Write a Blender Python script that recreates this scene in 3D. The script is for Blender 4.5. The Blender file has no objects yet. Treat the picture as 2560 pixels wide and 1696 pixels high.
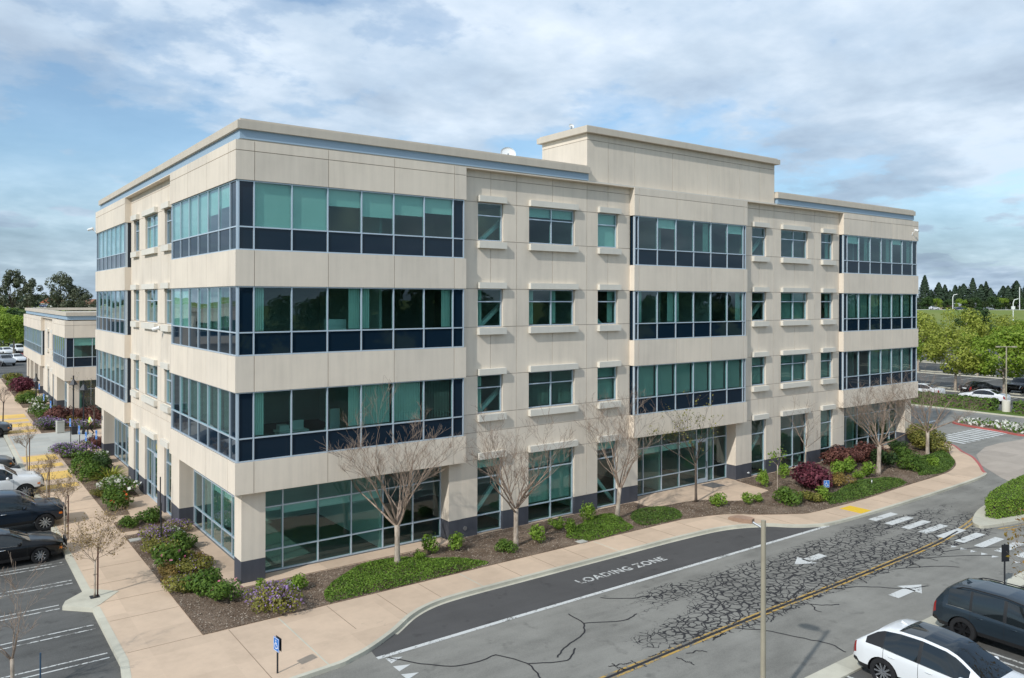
import bpy, bmesh, math, random
import numpy as np
from mathutils import Vector, Matrix, Quaternion
PI = math.pi
scene = bpy.context.scene
COL = scene.collection

# ---------------------------------------------------------------- camera
cam_d = bpy.data.cameras.new('camera'); cam = bpy.data.objects.new('camera', cam_d); COL.objects.link(cam)
YAW, ROLL = 0.629, 0.0024
R0 = Vector((math.cos(YAW), -math.sin(YAW), 0)); F0 = Vector((math.sin(YAW), math.cos(YAW), 0)); U0 = Vector((0, 0, 1))
Rv = R0*math.cos(ROLL) + U0*math.sin(ROLL); Uv = -R0*math.sin(ROLL) + U0*math.cos(ROLL)
m = Matrix((Rv, Uv, -F0)).transposed().to_4x4(); m.translation = (-9.335, -30.213, 11.12)
cam.matrix_world = m
cam_d.sensor_width = 36.0; cam_d.lens = 1956.8/2560*36
cam_d.shift_x = (1280-1257.3)/2560; cam_d.shift_y = -(848-748.4)/2560
cam_d.clip_start = 0.1; cam_d.clip_end = 6000
scene.camera = cam

# ---------------------------------------------------------------- sky, clouds, sun
SUN = Vector((3.1, 1.0, -2.5)).normalized()          # direction the light travels
EL = math.asin(-SUN.z); AZ = math.atan2(-SUN.x, -SUN.y)
world = bpy.data.worlds.new('World'); scene.world = world; world.use_nodes = True
nt = world.node_tree; nt.nodes.clear()
def N(nt, typ, **kw):
    n = nt.nodes.new(typ)
    for k, v in kw.items(): setattr(n, k, v)
    return n
def math_n(nt, op, a, b=None, c=None, clamp=False):
    n = nt.nodes.new('ShaderNodeMath'); n.operation = op; n.use_clamp = clamp
    for i, v in enumerate((a, b, c)):
        if v is None: continue
        if isinstance(v, (int, float)): n.inputs[i].default_value = v
        else: nt.links.new(v, n.inputs[i])
    return n.outputs[0]
def mixc(nt, fac, a, b, blend='MIX'):
    n = nt.nodes.new('ShaderNodeMix'); n.data_type = 'RGBA'; n.blend_type = blend
    for i, v in ((0, fac), (6, a), (7, b)):
        if isinstance(v, (int, float)): n.inputs[i].default_value = v
        elif isinstance(v, (tuple, list)): n.inputs[i].default_value = tuple(v) + ((1,) if len(v) == 3 else ())
        else: nt.links.new(v, n.inputs[i])
    return n.outputs[2]
def ramp(nt, fac, stops, interp='LINEAR'):
    n = nt.nodes.new('ShaderNodeValToRGB'); cr = n.color_ramp; cr.interpolation = interp
    while len(cr.elements) < len(stops): cr.elements.new(0.5)
    for e, (p, c) in zip(cr.elements, stops):
        e.position = p; e.color = tuple(c) + ((1,) if len(c) == 3 else ()) if isinstance(c, (tuple, list)) else (c, c, c, 1)
    nt.links.new(fac, n.inputs[0]); return n.outputs[0]
def noise(nt, vec, scale, detail=6, rough=0.55, dist=0.0):
    n = nt.nodes.new('ShaderNodeTexNoise'); n.inputs['Scale'].default_value = scale; n.inputs['Detail'].default_value = detail
    n.inputs['Roughness'].default_value = rough; n.inputs['Distortion'].default_value = dist
    if vec is not None: nt.links.new(vec, n.inputs['Vector'])
    return n.outputs[0]
def vmath(nt, op, a, b=None):
    n = nt.nodes.new('ShaderNodeVectorMath'); n.operation = op
    for i, v in enumerate((a, b)):
        if v is None: continue
        if isinstance(v, (tuple, list)): n.inputs[i].default_value = v
        else: nt.links.new(v, n.inputs[i])
    return n.outputs[0]

sky = N(nt, 'ShaderNodeTexSky', sky_type='NISHITA'); sky.sun_disc = False
sky.sun_elevation = EL; sky.sun_rotation = AZ; sky.altitude = 20; sky.air_density = 1.0; sky.dust_density = 0.6; sky.ozone_density = 1.5
tc = N(nt, 'ShaderNodeTexCoord'); D_ = tc.outputs['Generated']
sep = N(nt, 'ShaderNodeSeparateXYZ'); nt.links.new(D_, sep.inputs[0])
zc = math_n(nt, 'MAXIMUM', sep.outputs[2], 0.0)
den = math_n(nt, 'ADD', zc, 0.20)
pv = N(nt, 'ShaderNodeCombineXYZ')
nt.links.new(math_n(nt, 'DIVIDE', sep.outputs[0], den), pv.inputs[0]); nt.links.new(math_n(nt, 'DIVIDE', sep.outputs[1], den), pv.inputs[1])
pvs = vmath(nt, 'ADD', pv.outputs[0], (1.2, 3.9, 0.0))
big = noise(nt, pvs, 0.95, 4, 0.5, 0.15)
med = noise(nt, pvs, 3.0, 6, 0.58, 0.1)
fine = noise(nt, pvs, 9.0, 4, 0.6, 0.0)
cover = math_n(nt, 'ADD', math_n(nt, 'MULTIPLY', big, 0.62), math_n(nt, 'ADD', math_n(nt, 'MULTIPLY', med, 0.32), math_n(nt, 'MULTIPLY', fine, 0.06)))
mask = ramp(nt, cover, [(0.435, 0.22), (0.478, 0.56), (0.515, 0.90), (0.58, 0.98)], 'EASE')
shade = math_n(nt, 'ADD', math_n(nt, 'MULTIPLY', noise(nt, vmath(nt, 'ADD', pvs, (8.3, 2.2, 4.0)), 1.5, 5, 0.54, 0.15), 0.84), math_n(nt, 'MULTIPLY', fine, 0.16))
ccol = ramp(nt, shade, [(0.36, (4.1, 5.0, 6.1)), (0.47, (5.1, 6.1, 7.2)), (0.62, (6.8, 7.5, 8.3))])
# clouds low over the horizon read as grey-blue undersides
hz = ramp(nt, zc, [(0.0, 1.0), (0.08, 0.95), (0.22, 0.40), (0.40, 0.0)])
ccol = mixc(nt, math_n(nt, 'MULTIPLY', hz, 0.95), ccol, ramp(nt, shade, [(0.36, (1.9, 2.55, 3.5)), (0.48, (2.9, 3.8, 4.9)), (0.60, (4.8, 5.8, 6.9))]))
skyc = mixc(nt, 1.0, sky.outputs[0], (0.86, 1.05, 1.12), 'MULTIPLY')
mask = math_n(nt, 'MAXIMUM', mask, math_n(nt, 'MULTIPLY', ramp(nt, zc, [(0.0, 1.0), (0.06, 0.85), (0.16, 0.3), (0.25, 0.0)]), 0.9))
fin = mixc(nt, mask, skyc, ccol)
bg = N(nt, 'ShaderNodeBackground'); nt.links.new(fin, bg.inputs[0]); bg.inputs[1].default_value = 0.112
wo = N(nt, 'ShaderNodeOutputWorld'); nt.links.new(bg.outputs[0], wo.inputs[0])
world.cycles.sampling_method = 'MANUAL'; world.cycles.sample_map_resolution = 512

sun_d = bpy.data.lights.new('sun', 'SUN'); sun_d.energy = 2.55; sun_d.angle = math.radians(1.0); sun_d.color = (1.0, 0.985, 0.955)
sun = bpy.data.objects.new('sun', sun_d); COL.objects.link(sun); sun.location = (-60, -20, 60)
sun.rotation_euler = SUN.to_track_quat('-Z', 'Y').to_euler()

vs = scene.view_settings; vs.view_transform = 'Standard'; vs.look = 'None'; vs.exposure = 0.27; vs.gamma = 1.0; vs.use_curve_mapping = False
scene.render.engine = 'CYCLES'
scene.cycles.use_denoising = True
try: scene.cycles.denoiser = 'OPENIMAGEDENOISE'
except Exception: pass
scene.cycles.max_bounces = 8; scene.cycles.transparent_max_bounces = 24; scene.cycles.diffuse_bounces = 3; scene.cycles.glossy_bounces = 3; scene.cycles.transmission_bounces = 4
scene.cycles.sample_clamp_indirect = 6.0; scene.cycles.caustics_reflective = False; scene.cycles.caustics_refractive = False
scene.cycles.blur_glossy = 0.5

# ---------------------------------------------------------------- helpers
def link(o, parent=None):
    COL.objects.link(o)
    if parent is not None: o.parent = parent
    return o
def tag(o, label=None, cat=None, group=None, kind=None):
    if label: o['label'] = label
    if cat: o['category'] = cat
    if group: o['group'] = group
    if kind: o['kind'] = kind
    return o
def empty(name, loc=(0, 0, 0), rz=0.0, label=None, cat=None, group=None):
    o = bpy.data.objects.new(name, None); COL.objects.link(o); o.location = loc; o.rotation_euler = (0, 0, rz); o.empty_display_size = 0.2
    return tag(o, label, cat, group)
class MB:
    """collects geometry; build() links it as ONE mesh object"""
    def __init__(s): s.v = []; s.f = []; s.mi = []
    def add(s, vs, fs, mi=0):
        b = len(s.v); s.v += [tuple(v) for v in vs]; s.f += [tuple(i+b for i in f) for f in fs]; s.mi += [mi]*len(fs); return s
    def box(s, x0, x1, y0, y1, z0, z1, mi=0):
        return s.add([(x0,y0,z0),(x1,y0,z0),(x1,y1,z0),(x0,y1,z0),(x0,y0,z1),(x1,y0,z1),(x1,y1,z1),(x0,y1,z1)],
              [(0,3,2,1),(4,5,6,7),(0,1,5,4),(1,2,6,5),(2,3,7,6),(3,0,4,7)], mi)
    def prism(s, pts, z0, z1, mi=0, top_only=False):
        n = len(pts); vs = [(p[0],p[1],z0) for p in pts] + [(p[0],p[1],z1) for p in pts]
        fs = [tuple(range(n, 2*n))]
        if not top_only: fs += [(i,(i+1)%n,n+(i+1)%n,n+i) for i in range(n)] + [tuple(reversed(range(n)))]
        return s.add(vs, fs, mi)
    def tube(s, pts, rads, n=6, mi=0, cap=True):
        pts = [Vector(p) for p in pts]; rings = []; ref = None
        if isinstance(rads, (int, float)): rads = [rads]*len(pts)
        for i, p in enumerate(pts):
            t = (pts[min(i+1, len(pts)-1)] - pts[max(i-1, 0)])
            if t.length < 1e-9: t = Vector((0,0,1))
            t.normalize()
            if ref is None: ref = t.orthogonal().normalized()
            a = (ref - t*ref.dot(t))
            if a.length < 1e-6: a = t.orthogonal()
            a.normalize(); ref = a; b = t.cross(a)
            rings.append([p + (a*math.cos(2*PI*k/n) + b*math.sin(2*PI*k/n))*rads[i] for k in range(n)])
        vs = [q for r in rings for q in r]; fs = []
        for i in range(len(pts)-1):
            for k in range(n): fs.append((i*n+k, i*n+(k+1)%n, (i+1)*n+(k+1)%n, (i+1)*n+k))
        if cap: fs += [tuple(reversed(range(n))), tuple(range((len(pts)-1)*n, len(pts)*n))]
        return s.add(vs, fs, mi)
    def lathe(s, prof, n=16, axis='z', c=(0,0,0), mi=0):
        vs = []
        for (r, h) in prof:
            for k in range(n):
                a = 2*PI*k/n; p = (r*math.cos(a), r*math.sin(a), h)
                if axis == 'y': p = (p[0], p[2], p[1])
                elif axis == 'x': p = (p[2], p[0], p[1])
                vs.append((p[0]+c[0], p[1]+c[1], p[2]+c[2]))
        fs = []
        for i in range(len(prof)-1):
            for k in range(n): fs.append((i*n+k, i*n+(k+1)%n, (i+1)*n+(k+1)%n, (i+1)*n+k))
        return s.add(vs, fs, mi)
    def build(s, name, mats, parent=None, smooth=False, sharp=None, origin=None):
        me = bpy.data.meshes.new(name)
        v = s.v
        if origin is not None: v = [(a-origin[0], b-origin[1], c-origin[2]) for a, b, c in v]
        me.from_pydata(v, [], s.f); 
        if not isinstance(mats, (list, tuple)): mats = [mats]
        for m_ in mats: me.materials.append(m_)
        if len(mats) > 1: me.polygons.foreach_set('material_index', s.mi)
        if smooth:
            me.polygons.foreach_set('use_smooth', [True]*len(s.f))
            if sharp: me.set_sharp_from_angle(angle=math.radians(sharp))
        me.update(); o = bpy.data.objects.new(name, me); COL.objects.link(o)
        if origin is not None: o.location = origin
        if parent is not None: o.parent = parent
        return o
def copy_tree(o, parent=None):
    c = o.copy(); COL.objects.link(c); c.parent = parent
    for ch in list(o.children): copy_tree(ch, c)
    return c
def boxo(name, b, mat, parent=None): return MB().box(*b).build(name, mat, parent)

# ---------------------------------------------------------------- materials
def mat(name, base, rough=0.6, metal=0.0, spec=0.5, fn=None, bump=None, coat=0.0):
    m_ = bpy.data.materials.new(name); m_.use_nodes = True; t = m_.node_tree; b = t.nodes['Principled BSDF']
    b.inputs['Base Color'].default_value = (*base, 1); b.inputs['Roughness'].default_value = rough; b.inputs['Metallic'].default_value = metal
    b.inputs['Specular IOR Level'].default_value = spec; b.inputs['Coat Weight'].default_value = coat; b.inputs['Coat Roughness'].default_value = 0.03
    if fn: fn(t, b)
    return m_
def pos(t): return N(t, 'ShaderNodeNewGeometry').outputs['Position']
def scaled(t, v, s): return vmath(t, 'MULTIPLY', v, s)
def bumpy(t, b, h, strength=0.3, dist=0.02):
    n = N(t, 'ShaderNodeBump'); n.inputs['Strength'].default_value = strength; n.inputs['Distance'].default_value = dist
    t.links.new(h, n.inputs['Height']); t.links.new(n.outputs[0], b.inputs['Normal'])
def vary(c, k): return tuple(min(1, x*k) for x in c)
def f_conc(base, amt=0.10, streak=True):
    def fn(t, b):
        p = pos(t)
        a = noise(t, p, 0.45, 5, 0.6); s_ = noise(t, scaled(t, p, (2.2, 2.2, 0.16)), 1.6, 6, 0.6); g_ = noise(t, p, 60, 2, 0.5)
        k = math_n(t, 'ADD', math_n(t, 'MULTIPLY', a, 0.45), math_n(t, 'ADD', math_n(t, 'MULTIPLY', s_, 0.40 if streak else 0.0), math_n(t, 'MULTIPLY', g_, 0.15)))
        c = ramp(t, k, [(0.30, vary(base, 1-amt*1.3)), (0.5, base), (0.68, vary(base, 1+amt*0.8))])
        oi = N(t, 'ShaderNodeObjectInfo')
        c = mixc(t, 1.0, c, ramp(t, oi.outputs['Random'], [(0.0, (0.935, 0.94, 0.945)), (1.0, (1.03, 1.025, 1.015))]), 'MULTIPLY')
        t.links.new(c, b.inputs['Base Color']); bumpy(t, b, g_, 0.10, 0.01)
    return fn
M = {}
PANEL = (0.752, 0.658, 0.54)
M['panel'] = mat('precast_panel', PANEL, 0.85, spec=0.25, fn=f_conc(PANEL, 0.125))
M['trim'] = mat('precast_trim', (0.715, 0.672, 0.585), 0.85, spec=0.25, fn=f_conc((0.715, 0.672, 0.585), 0.07))
M['cornice'] = mat('cornice_stucco', (0.58, 0.515, 0.425), 0.85, spec=0.25, fn=f_conc((0.58, 0.515, 0.425), 0.10))
M['joint'] = mat('joint_sealant', (0.37, 0.30, 0.24), 0.9, spec=0.2)
M['base'] = mat('base_grey', (0.075, 0.078, 0.092), 0.7, spec=0.3, fn=f_conc((0.075, 0.078, 0.092), 0.18))
M['blue'] = mat('blue_fascia', (0.31, 0.42, 0.52), 0.55, spec=0.4)
M['alu'] = mat('window_aluminium', (0.57, 0.66, 0.73), 0.38, metal=0.35, spec=0.5)
M['roof'] = mat('roof_membrane', (0.55, 0.53, 0.48), 0.9)
def glass(name, tint, refl):
    m_ = bpy.data.materials.new(name); m_.use_nodes = True; t = m_.node_tree; t.nodes.clear()
    tr = N(t, 'ShaderNodeBsdfTransparent'); tr.inputs[0].default_value = (*tint, 1)
    gl = N(t, 'ShaderNodeBsdfGlossy'); gl.inputs['Roughness'].default_value = 0.0; gl.inputs[0].default_value = (0.80, 0.92, 0.96, 1)
    # float glass is never quite flat: each pane bows a little
    geo = N(t, 'ShaderNodeNewGeometry')
    bn = N(t, 'ShaderNodeBump'); bn.inputs['Strength'].default_value = 0.012; bn.inputs['Distance'].default_value = 0.3
    t.links.new(noise(t, geo.outputs['Position'], 0.9, 1, 0.4), bn.inputs['Height']); 
    oi = N(t, 'ShaderNodeObjectInfo'); wn = N(t, 'ShaderNodeTexWhiteNoise', noise_dimensions='1D'); t.links.new(oi.outputs['Random'], wn.inputs['W'])
    tilt = vmath(t, 'MULTIPLY', vmath(t, 'SUBTRACT', wn.outputs['Color'], (0.5, 0.5, 0.5)), (0.028, 0.028, 0.022))
    t.links.new(vmath(t, 'NORMALIZE', vmath(t, 'ADD', bn.outputs[0], tilt)), gl.inputs['Normal'])
    fr = N(t, 'ShaderNodeFresnel'); fr.inputs[0].default_value = 1.5
    fac = math_n(t, 'MULTIPLY', fr.outputs[0], refl, clamp=True)
    fac = math_n(t, 'MULTIPLY', fac, math_n(t, 'SUBTRACT', 1.0, geo.outputs['Backfacing']))
    mx = N(t, 'ShaderNodeMixShader'); t.links.new(fac, mx.inputs[0]); t.links.new(tr.outputs[0], mx.inputs[1]); t.links.new(gl.outputs[0], mx.inputs[2])
    o = N(t, 'ShaderNodeOutputMaterial'); t.links.new(mx.outputs[0], o.inputs[0]); return m_
M['glass'] = glass('tinted_glass', (0.69, 0.86, 0.83), 1.8)
M['spandrel'] = mat('spandrel_glass', (0.007, 0.019, 0.034), 0.03, spec=0.38)
M['blind'] = mat('roller_blind', (0.86, 0.88, 0.84), 0.8, spec=0.2)
M['vblind'] = mat('vertical_blind', (0.72, 0.80, 0.74), 0.7, spec=0.2)
M['iwall'] = mat('interior_wall', (0.64, 0.64, 0.60), 0.9, spec=0.1)
M['carpet'] = mat('interior_carpet', (0.17, 0.17, 0.16), 0.95, spec=0.1)
M['iceil'] = mat('interior_ceiling', (0.62, 0.62, 0.60), 0.9, spec=0.1)
M['white'] = mat('white_paint', (0.78, 0.78, 0.76), 0.5)
M['dark'] = mat('dark_metal', (0.03, 0.032, 0.037), 0.45, metal=0.3)
M['black'] = mat('black_plastic', (0.012, 0.012, 0.013), 0.5)
M['steel'] = mat('galvanised_steel', (0.42, 0.43, 0.44), 0.4, metal=0.8)
def emis(name, c, s):
    m_ = bpy.data.materials.new(name); m_.use_nodes = True; t = m_.node_tree; b = t.nodes['Principled BSDF']
    b.inputs['Base Color'].default_value = (*c, 1); b.inputs['Emission Color'].default_value = (*c, 1); b.inputs['Emission Strength'].default_value = s; return m_
M['tubelight'] = emis('lit_ceiling_light', (1.0, 0.88, 0.58), 2.2)
# ---------------------------------------------------------------- office buildings
FL = 4.1
class Face:
    """front: s->X, d->Y ; left: s->Y, d->X (d = depth inward from the panel plane)"""
    def __init__(f, kind, ox, oy): f.k = kind; f.ox = ox; f.oy = oy
    def b(f, s0, s1, d0, d1, z0, z1):
        if f.k == 'front': return (f.ox+s0, f.ox+s1, f.oy+d0, f.oy+d1, z0, z1)
        return (f.ox+d0, f.ox+d1, f.oy+s0, f.oy+s1, z0, z1)
    def p(f, s, d, z):
        return (f.ox+s, f.oy+d, z) if f.k == 'front' else (f.ox+d, f.oy+s, z)
GAP = 0.012; VEN = 0.03; WALL = 0.36
def panel(F, root, s0, s1, z0, z1, d=0.0, name='wall_panel', m='panel', g0=GAP, g1=GAP, gz0=GAP, gz1=GAP):
    return boxo(name, F.b(s0+g0, s1-g1, d, d+VEN, z0+gz0, z1-gz1), M[m], root)
rngB = random.Random(5)
def roller(F, root, s0, s1, z0, z1, d, frac):
    return boxo('roller_blind', F.b(s0-.03, s1+.05, d+.075, d+.085, z1-(z1-z0)*frac, z1+.05), M['blind'], root)
def vertical(F, root, s0, s1, z0, z1, d, tilt=0.6):
    mb = MB(); w = 0.089; s = s0+.03; c, sn = math.cos(tilt), math.sin(tilt)
    while s + .05 < s1:
        a = F.p(s - w/2*c + .04, d+.16 - w/2*sn, 0); b = F.p(s + w/2*c + .04, d+.16 + w/2*sn, 0)
        dx, dy = b[0]-a[0], b[1]-a[1]; l = math.hypot(dx, dy); nx, ny = -dy/l*.002, dx/l*.002
        q = [(a[0]-nx,a[1]-ny),(b[0]-nx,b[1]-ny),(b[0]+nx,b[1]+ny),(a[0]+nx,a[1]+ny)]
        mb.prism(q, z0+.03, z1); s += 0.082
    return mb.build('vertical_blind', M['vblind'], root)
def window_grid(F, root, ss, zs, d, spandrel=lambda i, j: False, fw=0.052, fd=0.12, name='window_frame', skip=()):
    """ss: mullion positions, zs: transom positions; frame = one mesh, each pane its own child"""
    mb = MB(); h = fw/2
    for s in ss: mb.box(*F.b(s-h, s+h, d-fd/2, d+fd/2, zs[0], zs[-1]))
    for z in zs:
        lo = z if z == zs[0] else (z-fw if z == zs[-1] else z-h)
        for i in range(len(ss)-1): mb.box(*F.b(ss[i]+h, ss[i+1]-h, d-fd/2+.006, d+fd/2-.006, lo, lo+fw))
    fr = mb.build(name, M['alu'], root); panes = {}
    for i in range(len(ss)-1):
        for j in range(len(zs)-1):
            if (i, j) in skip: continue
            sp = spandrel(i, j)
            z0 = zs[j] + (fw if j == 0 else h); z1 = zs[j+1] - (fw if j == len(zs)-2 else h)
            o = boxo('spandrel_pane' if sp else 'window_pane', F.b(ss[i]+h, ss[i+1]-h, d-.008, d+.012, z0, z1), M['spandrel' if sp else 'glass'], fr)
            panes[(i, j)] = (ss[i]+h, ss[i+1]-h, z0, z1)
    return fr, panes
def blinds(F, fr, panes, j, spec, d):
    """spec: one token per vision pane: '.' open, digits = roller lowered n/10 ('A' = all), 'V' closed vertical, 'v' open vertical, 'L'/'R' gathered left/right"""
    for (i, jj), (s0, s1, z0, z1) in panes.items():
        if jj != j or i >= len(spec): continue
        t = spec[i]
        if t == 'A': roller(F, fr, s0, s1, z0, z1, d, 1.0)
        elif t.isdigit(): roller(F, fr, s0, s1, z0, z1, d, int(t)/10)
        elif t == 'V': vertical(F, fr, s0, s1, z0, z1, d, 0.35)
        elif t == 'v': vertical(F, fr, s0, s1, z0, z1, d, 1.15)
        elif t == 'L': vertical(F, fr, s0, s0+(s1-s0)*.30, z0, z1, d, 0.3)
        elif t == 'R': vertical(F, fr, s1-(s1-s0)*.34, s1, z0, z1, d, 0.3)
def bay(F, root, s0, s1, joints, mull, storeys, blind_specs, start='corner', end='wall', ztop=None, left_is_open=True):
    """projecting bay: precast bands and ribbon windows. storeys = number of storeys"""
    zt = 3.572 + FL*(storeys-1) + 1.13 + 0.39 + 0.0
    bands = []
    for k in range(storeys-1): bands.append((3.572 if k == 0 else 7.505+FL*(k-1), 4.794+FL*k))
    wt = 7.505 + FL*(storeys-2)
    bands += [(wt, wt+1.125), (wt+1.125, wt+1.52)]
    js = [s0] + joints + [s1]
    cs0 = 0.0 if (start == 'corner' and F.k == 'front') else (VEN if start == 'corner' else 0.0)
    for bi, (z0, z1) in enumerate(bands):
        for i in range(len(js)-1):
            a, b = js[i], js[i+1]
            first, last = i == 0, i == len(js)-2
            low = bi in range(storeys-1)
            panel(F, root, a+(cs0 if first else 0), b, z0, z1, 0.0, g0=0 if first else GAP, g1=0 if last else GAP,
                  gz0=0 if (low or bi == storeys-1) else GAP, gz1=0 if (low or bi == storeys) else GAP)
        # returns at the open ends of the bay
        if start == 'wall': boxo('wall_panel', F.b(s0, s0+VEN, VEN, WALL+.02, z0, z1), M['panel'], root)
        if end == 'wall': boxo('wall_panel', F.b(s1-VEN, s1, VEN, WALL+.02, z0, z1), M['panel'], root)
        if end == 'corner': boxo('wall_panel', F.b(s1-VEN, s1, VEN, 3.0, z0, z1), M['panel'], root)
    core = MB()
    for bi, (z0, z1) in enumerate(bands):
        dd = 1.30 if bi == 0 else 0.55
        a = s0 + VEN; b = s1 - VEN
        if start == 'corner' and F.k == 'left': a = s0 + dd + .002
        lo = z0 + (.004 if bi == 0 else .003); hi = z1 - (.003 if bi != storeys-1 else -.0)
        core.box(*F.b(a, b, VEN, dd, lo, z1-.003))
    core.build('band_core', M['joint'], root)
    # soffit and sills in precast
    so = MB()
    a = s0+VEN if not (start == 'corner' and F.k == 'left') else s0+1.302
    so.box(*F.b(a, s1-VEN, VEN, 1.30, 3.572-.02, 3.572+.003)); so.build('soffit', M['panel'], root)
    # ribbon windows
    for k in range(storeys-1):
        zb, zt_, zm = 4.794+FL*k, 7.505+FL*k, 5.70+FL*k
        g = 0.12
        lo_ = s0 + (g if start == 'corner' else .10); hi_ = s1 - (.10 if end == 'wall' else g)
        ss = [lo_] + mull + [hi_]
        n = len(ss)-1
        fr, panes = window_grid(F, root, ss, [zb, zm, zt_], g, lambda i, j: j == 0 or i == 0 or i == n-1)
        blinds(F, fr, panes, 1, '.' + blind_specs[k] + '.', g)
        # side lights of the ribbon where the bay returns to the wall
        if start == 'wall': boxo('spandrel_pane', F.b(s0+.09, s0+.10, g+.07, WALL+.02, zb, zt_), M['spandrel'], fr)
        if end in ('wall', 'corner'): boxo('spandrel_pane', F.b(s1-.10, s1-.09, g+.07, (WALL+.02 if end == 'wall' else 3.0), zb, zt_), M['spandrel'], fr)
def wallzone(F, root, s0, s1, wins, vj, storeys, blind_specs, ztop, tower=None, doors=(), base=True):
    """flat wall between bays. wins: (a,b) openings; vj: full-height vertical joints; window centres get a joint above and below"""
    cj = [(a+b)/2 for a, b in wins]
    core = MB()
    # rows: (z0,z1,kind)
    rows = []
    top = 7.505+FL*(storeys-2)
    for k in range(storeys-1, 0, -1):
        zt_, zb = 7.505+FL*(k-1), 5.70+FL*(k-1)
        rows.append((zb, zt_, 'win'))
        if k > 1: rows.append((zt_-FL, zb, 'solid'))
    rows += [(4.83, 5.70, 'solid'), (3.55, 4.83, 'solid'), (0.88, 3.55, 'win')]
    rows += [(top, top+1.15, 'solid'), (top+1.15, ztop, 'solid')]
    for z0, z1, kind in rows:
        if kind == 'solid':
            ss = sorted([s0, s1] + vj + cj)
            for a, b in zip(ss[:-1], ss[1:]):
                panel(F, root, a, b, z0, z1, WALL, g0=0 if a == s0 else GAP, g1=0 if b == s1 else GAP)
            core.box(*F.b(s0, s1, WALL+VEN, WALL+.26, z0, z1))
        else:
            edges = [s0]; segs = []
            for a, b in wins: segs.append((edges[-1], a)); edges.append(b)
            segs.append((edges[-1], s1))
            for a, b in segs:
                cuts = [a] + [v for v in vj if a+.05 < v < b-.05] + [b]
                for c, e in zip(cuts[:-1], cuts[1:]):
                    if e-c < .02: continue
                    panel(F, root, c, e, z0, z1, WALL, g0=0 if c == a else GAP, g1=0 if e == b else GAP)
                core.box(*F.b(a+.012, b-.012, WALL+VEN, WALL+.26, z0, z1))
                # reveals
                for w_ in (a, b):
                    if w_ in (s0, s1): continue
                    boxo('window_reveal', F.b(w_ if w_ == a else w_-.012, w_+.012 if w_ == a else w_, WALL+VEN, WALL+.27, z0, z1), M['panel'], root)
    core.build('wall_core', M['joint'], root)
    # dark plinth piers
    edges = [s0]; segs = []
    for a, b in wins: segs.append((edges[-1], a)); edges.append(b)
    segs.append((edges[-1], s1))
    if base:
        for a, b in segs: boxo('plinth', F.b(a, b, WALL+.004, WALL+.26, 0.0, 0.88), M['base'], root)
    g = WALL + .16
    for k in range(storeys):
        if k == 0: zs = [0.03, 0.86, 2.63, 3.55]
        else: zs = [5.70+FL*(k-1), 6.90+FL*(k-1), 7.505+FL*(k-1)]
        for wi, (a, b) in enumerate(wins):
            mid = [(a+b)/2] if b-a > 2 else []
            door = k == 0 and wi in doors
            ss = [a+.045] + mid + [b-.045]
            if door: ss = [a+.045, a+.30, a+1.30, (a+b)/2+.35, b-.045]
            fr, panes = window_grid(F, root, ss, zs, g, skip=((1, 0), (1, 1)) if door else ())
            if door: make_door(F, root, a+.33, a+1.27, 0.03, 2.60, g)
            spec = blind_specs[k][wi] if k < len(blind_specs) else '.'
            for j in range(len(zs)-1):
                if k == 0 and j == 0 and not spec.isdigit(): continue
                blinds(F, fr, panes, j, (spec + spec)[:2] if not spec.isdigit() else (spec+spec if j == len(zs)-2 else '..'), g)
            # hood above and sill below, in light precast
            if k == 0: zz = [(3.55, 3.86)]
            else: zz = [(7.505+FL*(k-1)+.02, 7.505+FL*(k-1)+.31), (5.70+FL*(k-1)-.36, 5.70+FL*(k-1)-.05)]
            for n_, (z0, z1) in zip(('window_hood', 'window_sill'), zz):
                boxo(n_, F.b(a-.02, b+.10, WALL-.19, WALL-.002, z0, z1), M['trim'], root)
def make_door(F, root, a, b, z0, z1, d):
    mb = MB(); w = .09
    mb.box(*F.b(a, a+w, d-.05, d+.04, z0, z1)); mb.box(*F.b(b-w, b, d-.05, d+.04, z0, z1))
    mb.box(*F.b(a+w, b-w, d-.046, d+.036, z0, z0+.24)); mb.box(*F.b(a+w, b-w, d-.046, d+.036, z1-.14, z1))
    dr = mb.build('entrance_door', M['alu'], root)
    boxo('window_pane', F.b(a+w, b-w, d-.012, d+.008, z0+.24, z1-.14), M['glass'], dr)
    h = MB(); hs = b-w-.03 if F.k == 'front' else a+w+.03
    h.tube([F.p(hs, d-.06, z0+.85), F.p(hs, d-.12, z0+.87), F.p(hs, d-.12, z0+1.25), F.p(hs, d-.06, z0+1.27)], .016, 6); h.build('door_handle', M['dark'], dr)
def ground_bay(F, root, s0, s1, mull, blind='', door=None):
    g = 1.10
    ss = [s0] + mull + [s1]; skip = ()
    if door is not None: skip = ((door, 0), (door, 1))
    fr, panes = window_grid(F, root, ss, [0.03, 0.90, 2.66, 3.552], g, skip=skip)
    if door is not None: make_door(F, root, ss[door]+.03, ss[door+1]-.03, 0.03, 2.63, g)
    for j in (1, 2): blinds(F, fr, panes, j, blind, g)
def pier(F, root, s0, s1, d1=1.22, d0=WALL, side=True):
    boxo('pier', F.b(s0, s1, d0, d1, 0.88, 3.553), M['panel'], root); boxo('plinth', F.b(s0-.002, s1+.002, d0-.002, d1, 0.0, 0.878), M['base'], root)

def cornice_run(F, root, s0, s1, z, d0=0.10, blue=True, miter0=True):
    boxo('cornice', F.b(s0, s1, d0, d0+.5, z+.36, z+.68), M['cornice'], root)
    boxo('cornice_cap', F.b(s0+.15, s1, d0+.15, d0+.65, z+.68, z+.78), M['cornice'], root)
    if blue: boxo('fascia_band', F.b(s0+.12, s1-.02, d0+.12, d0+.5, z, z+.36), M['blue'], root)

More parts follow.
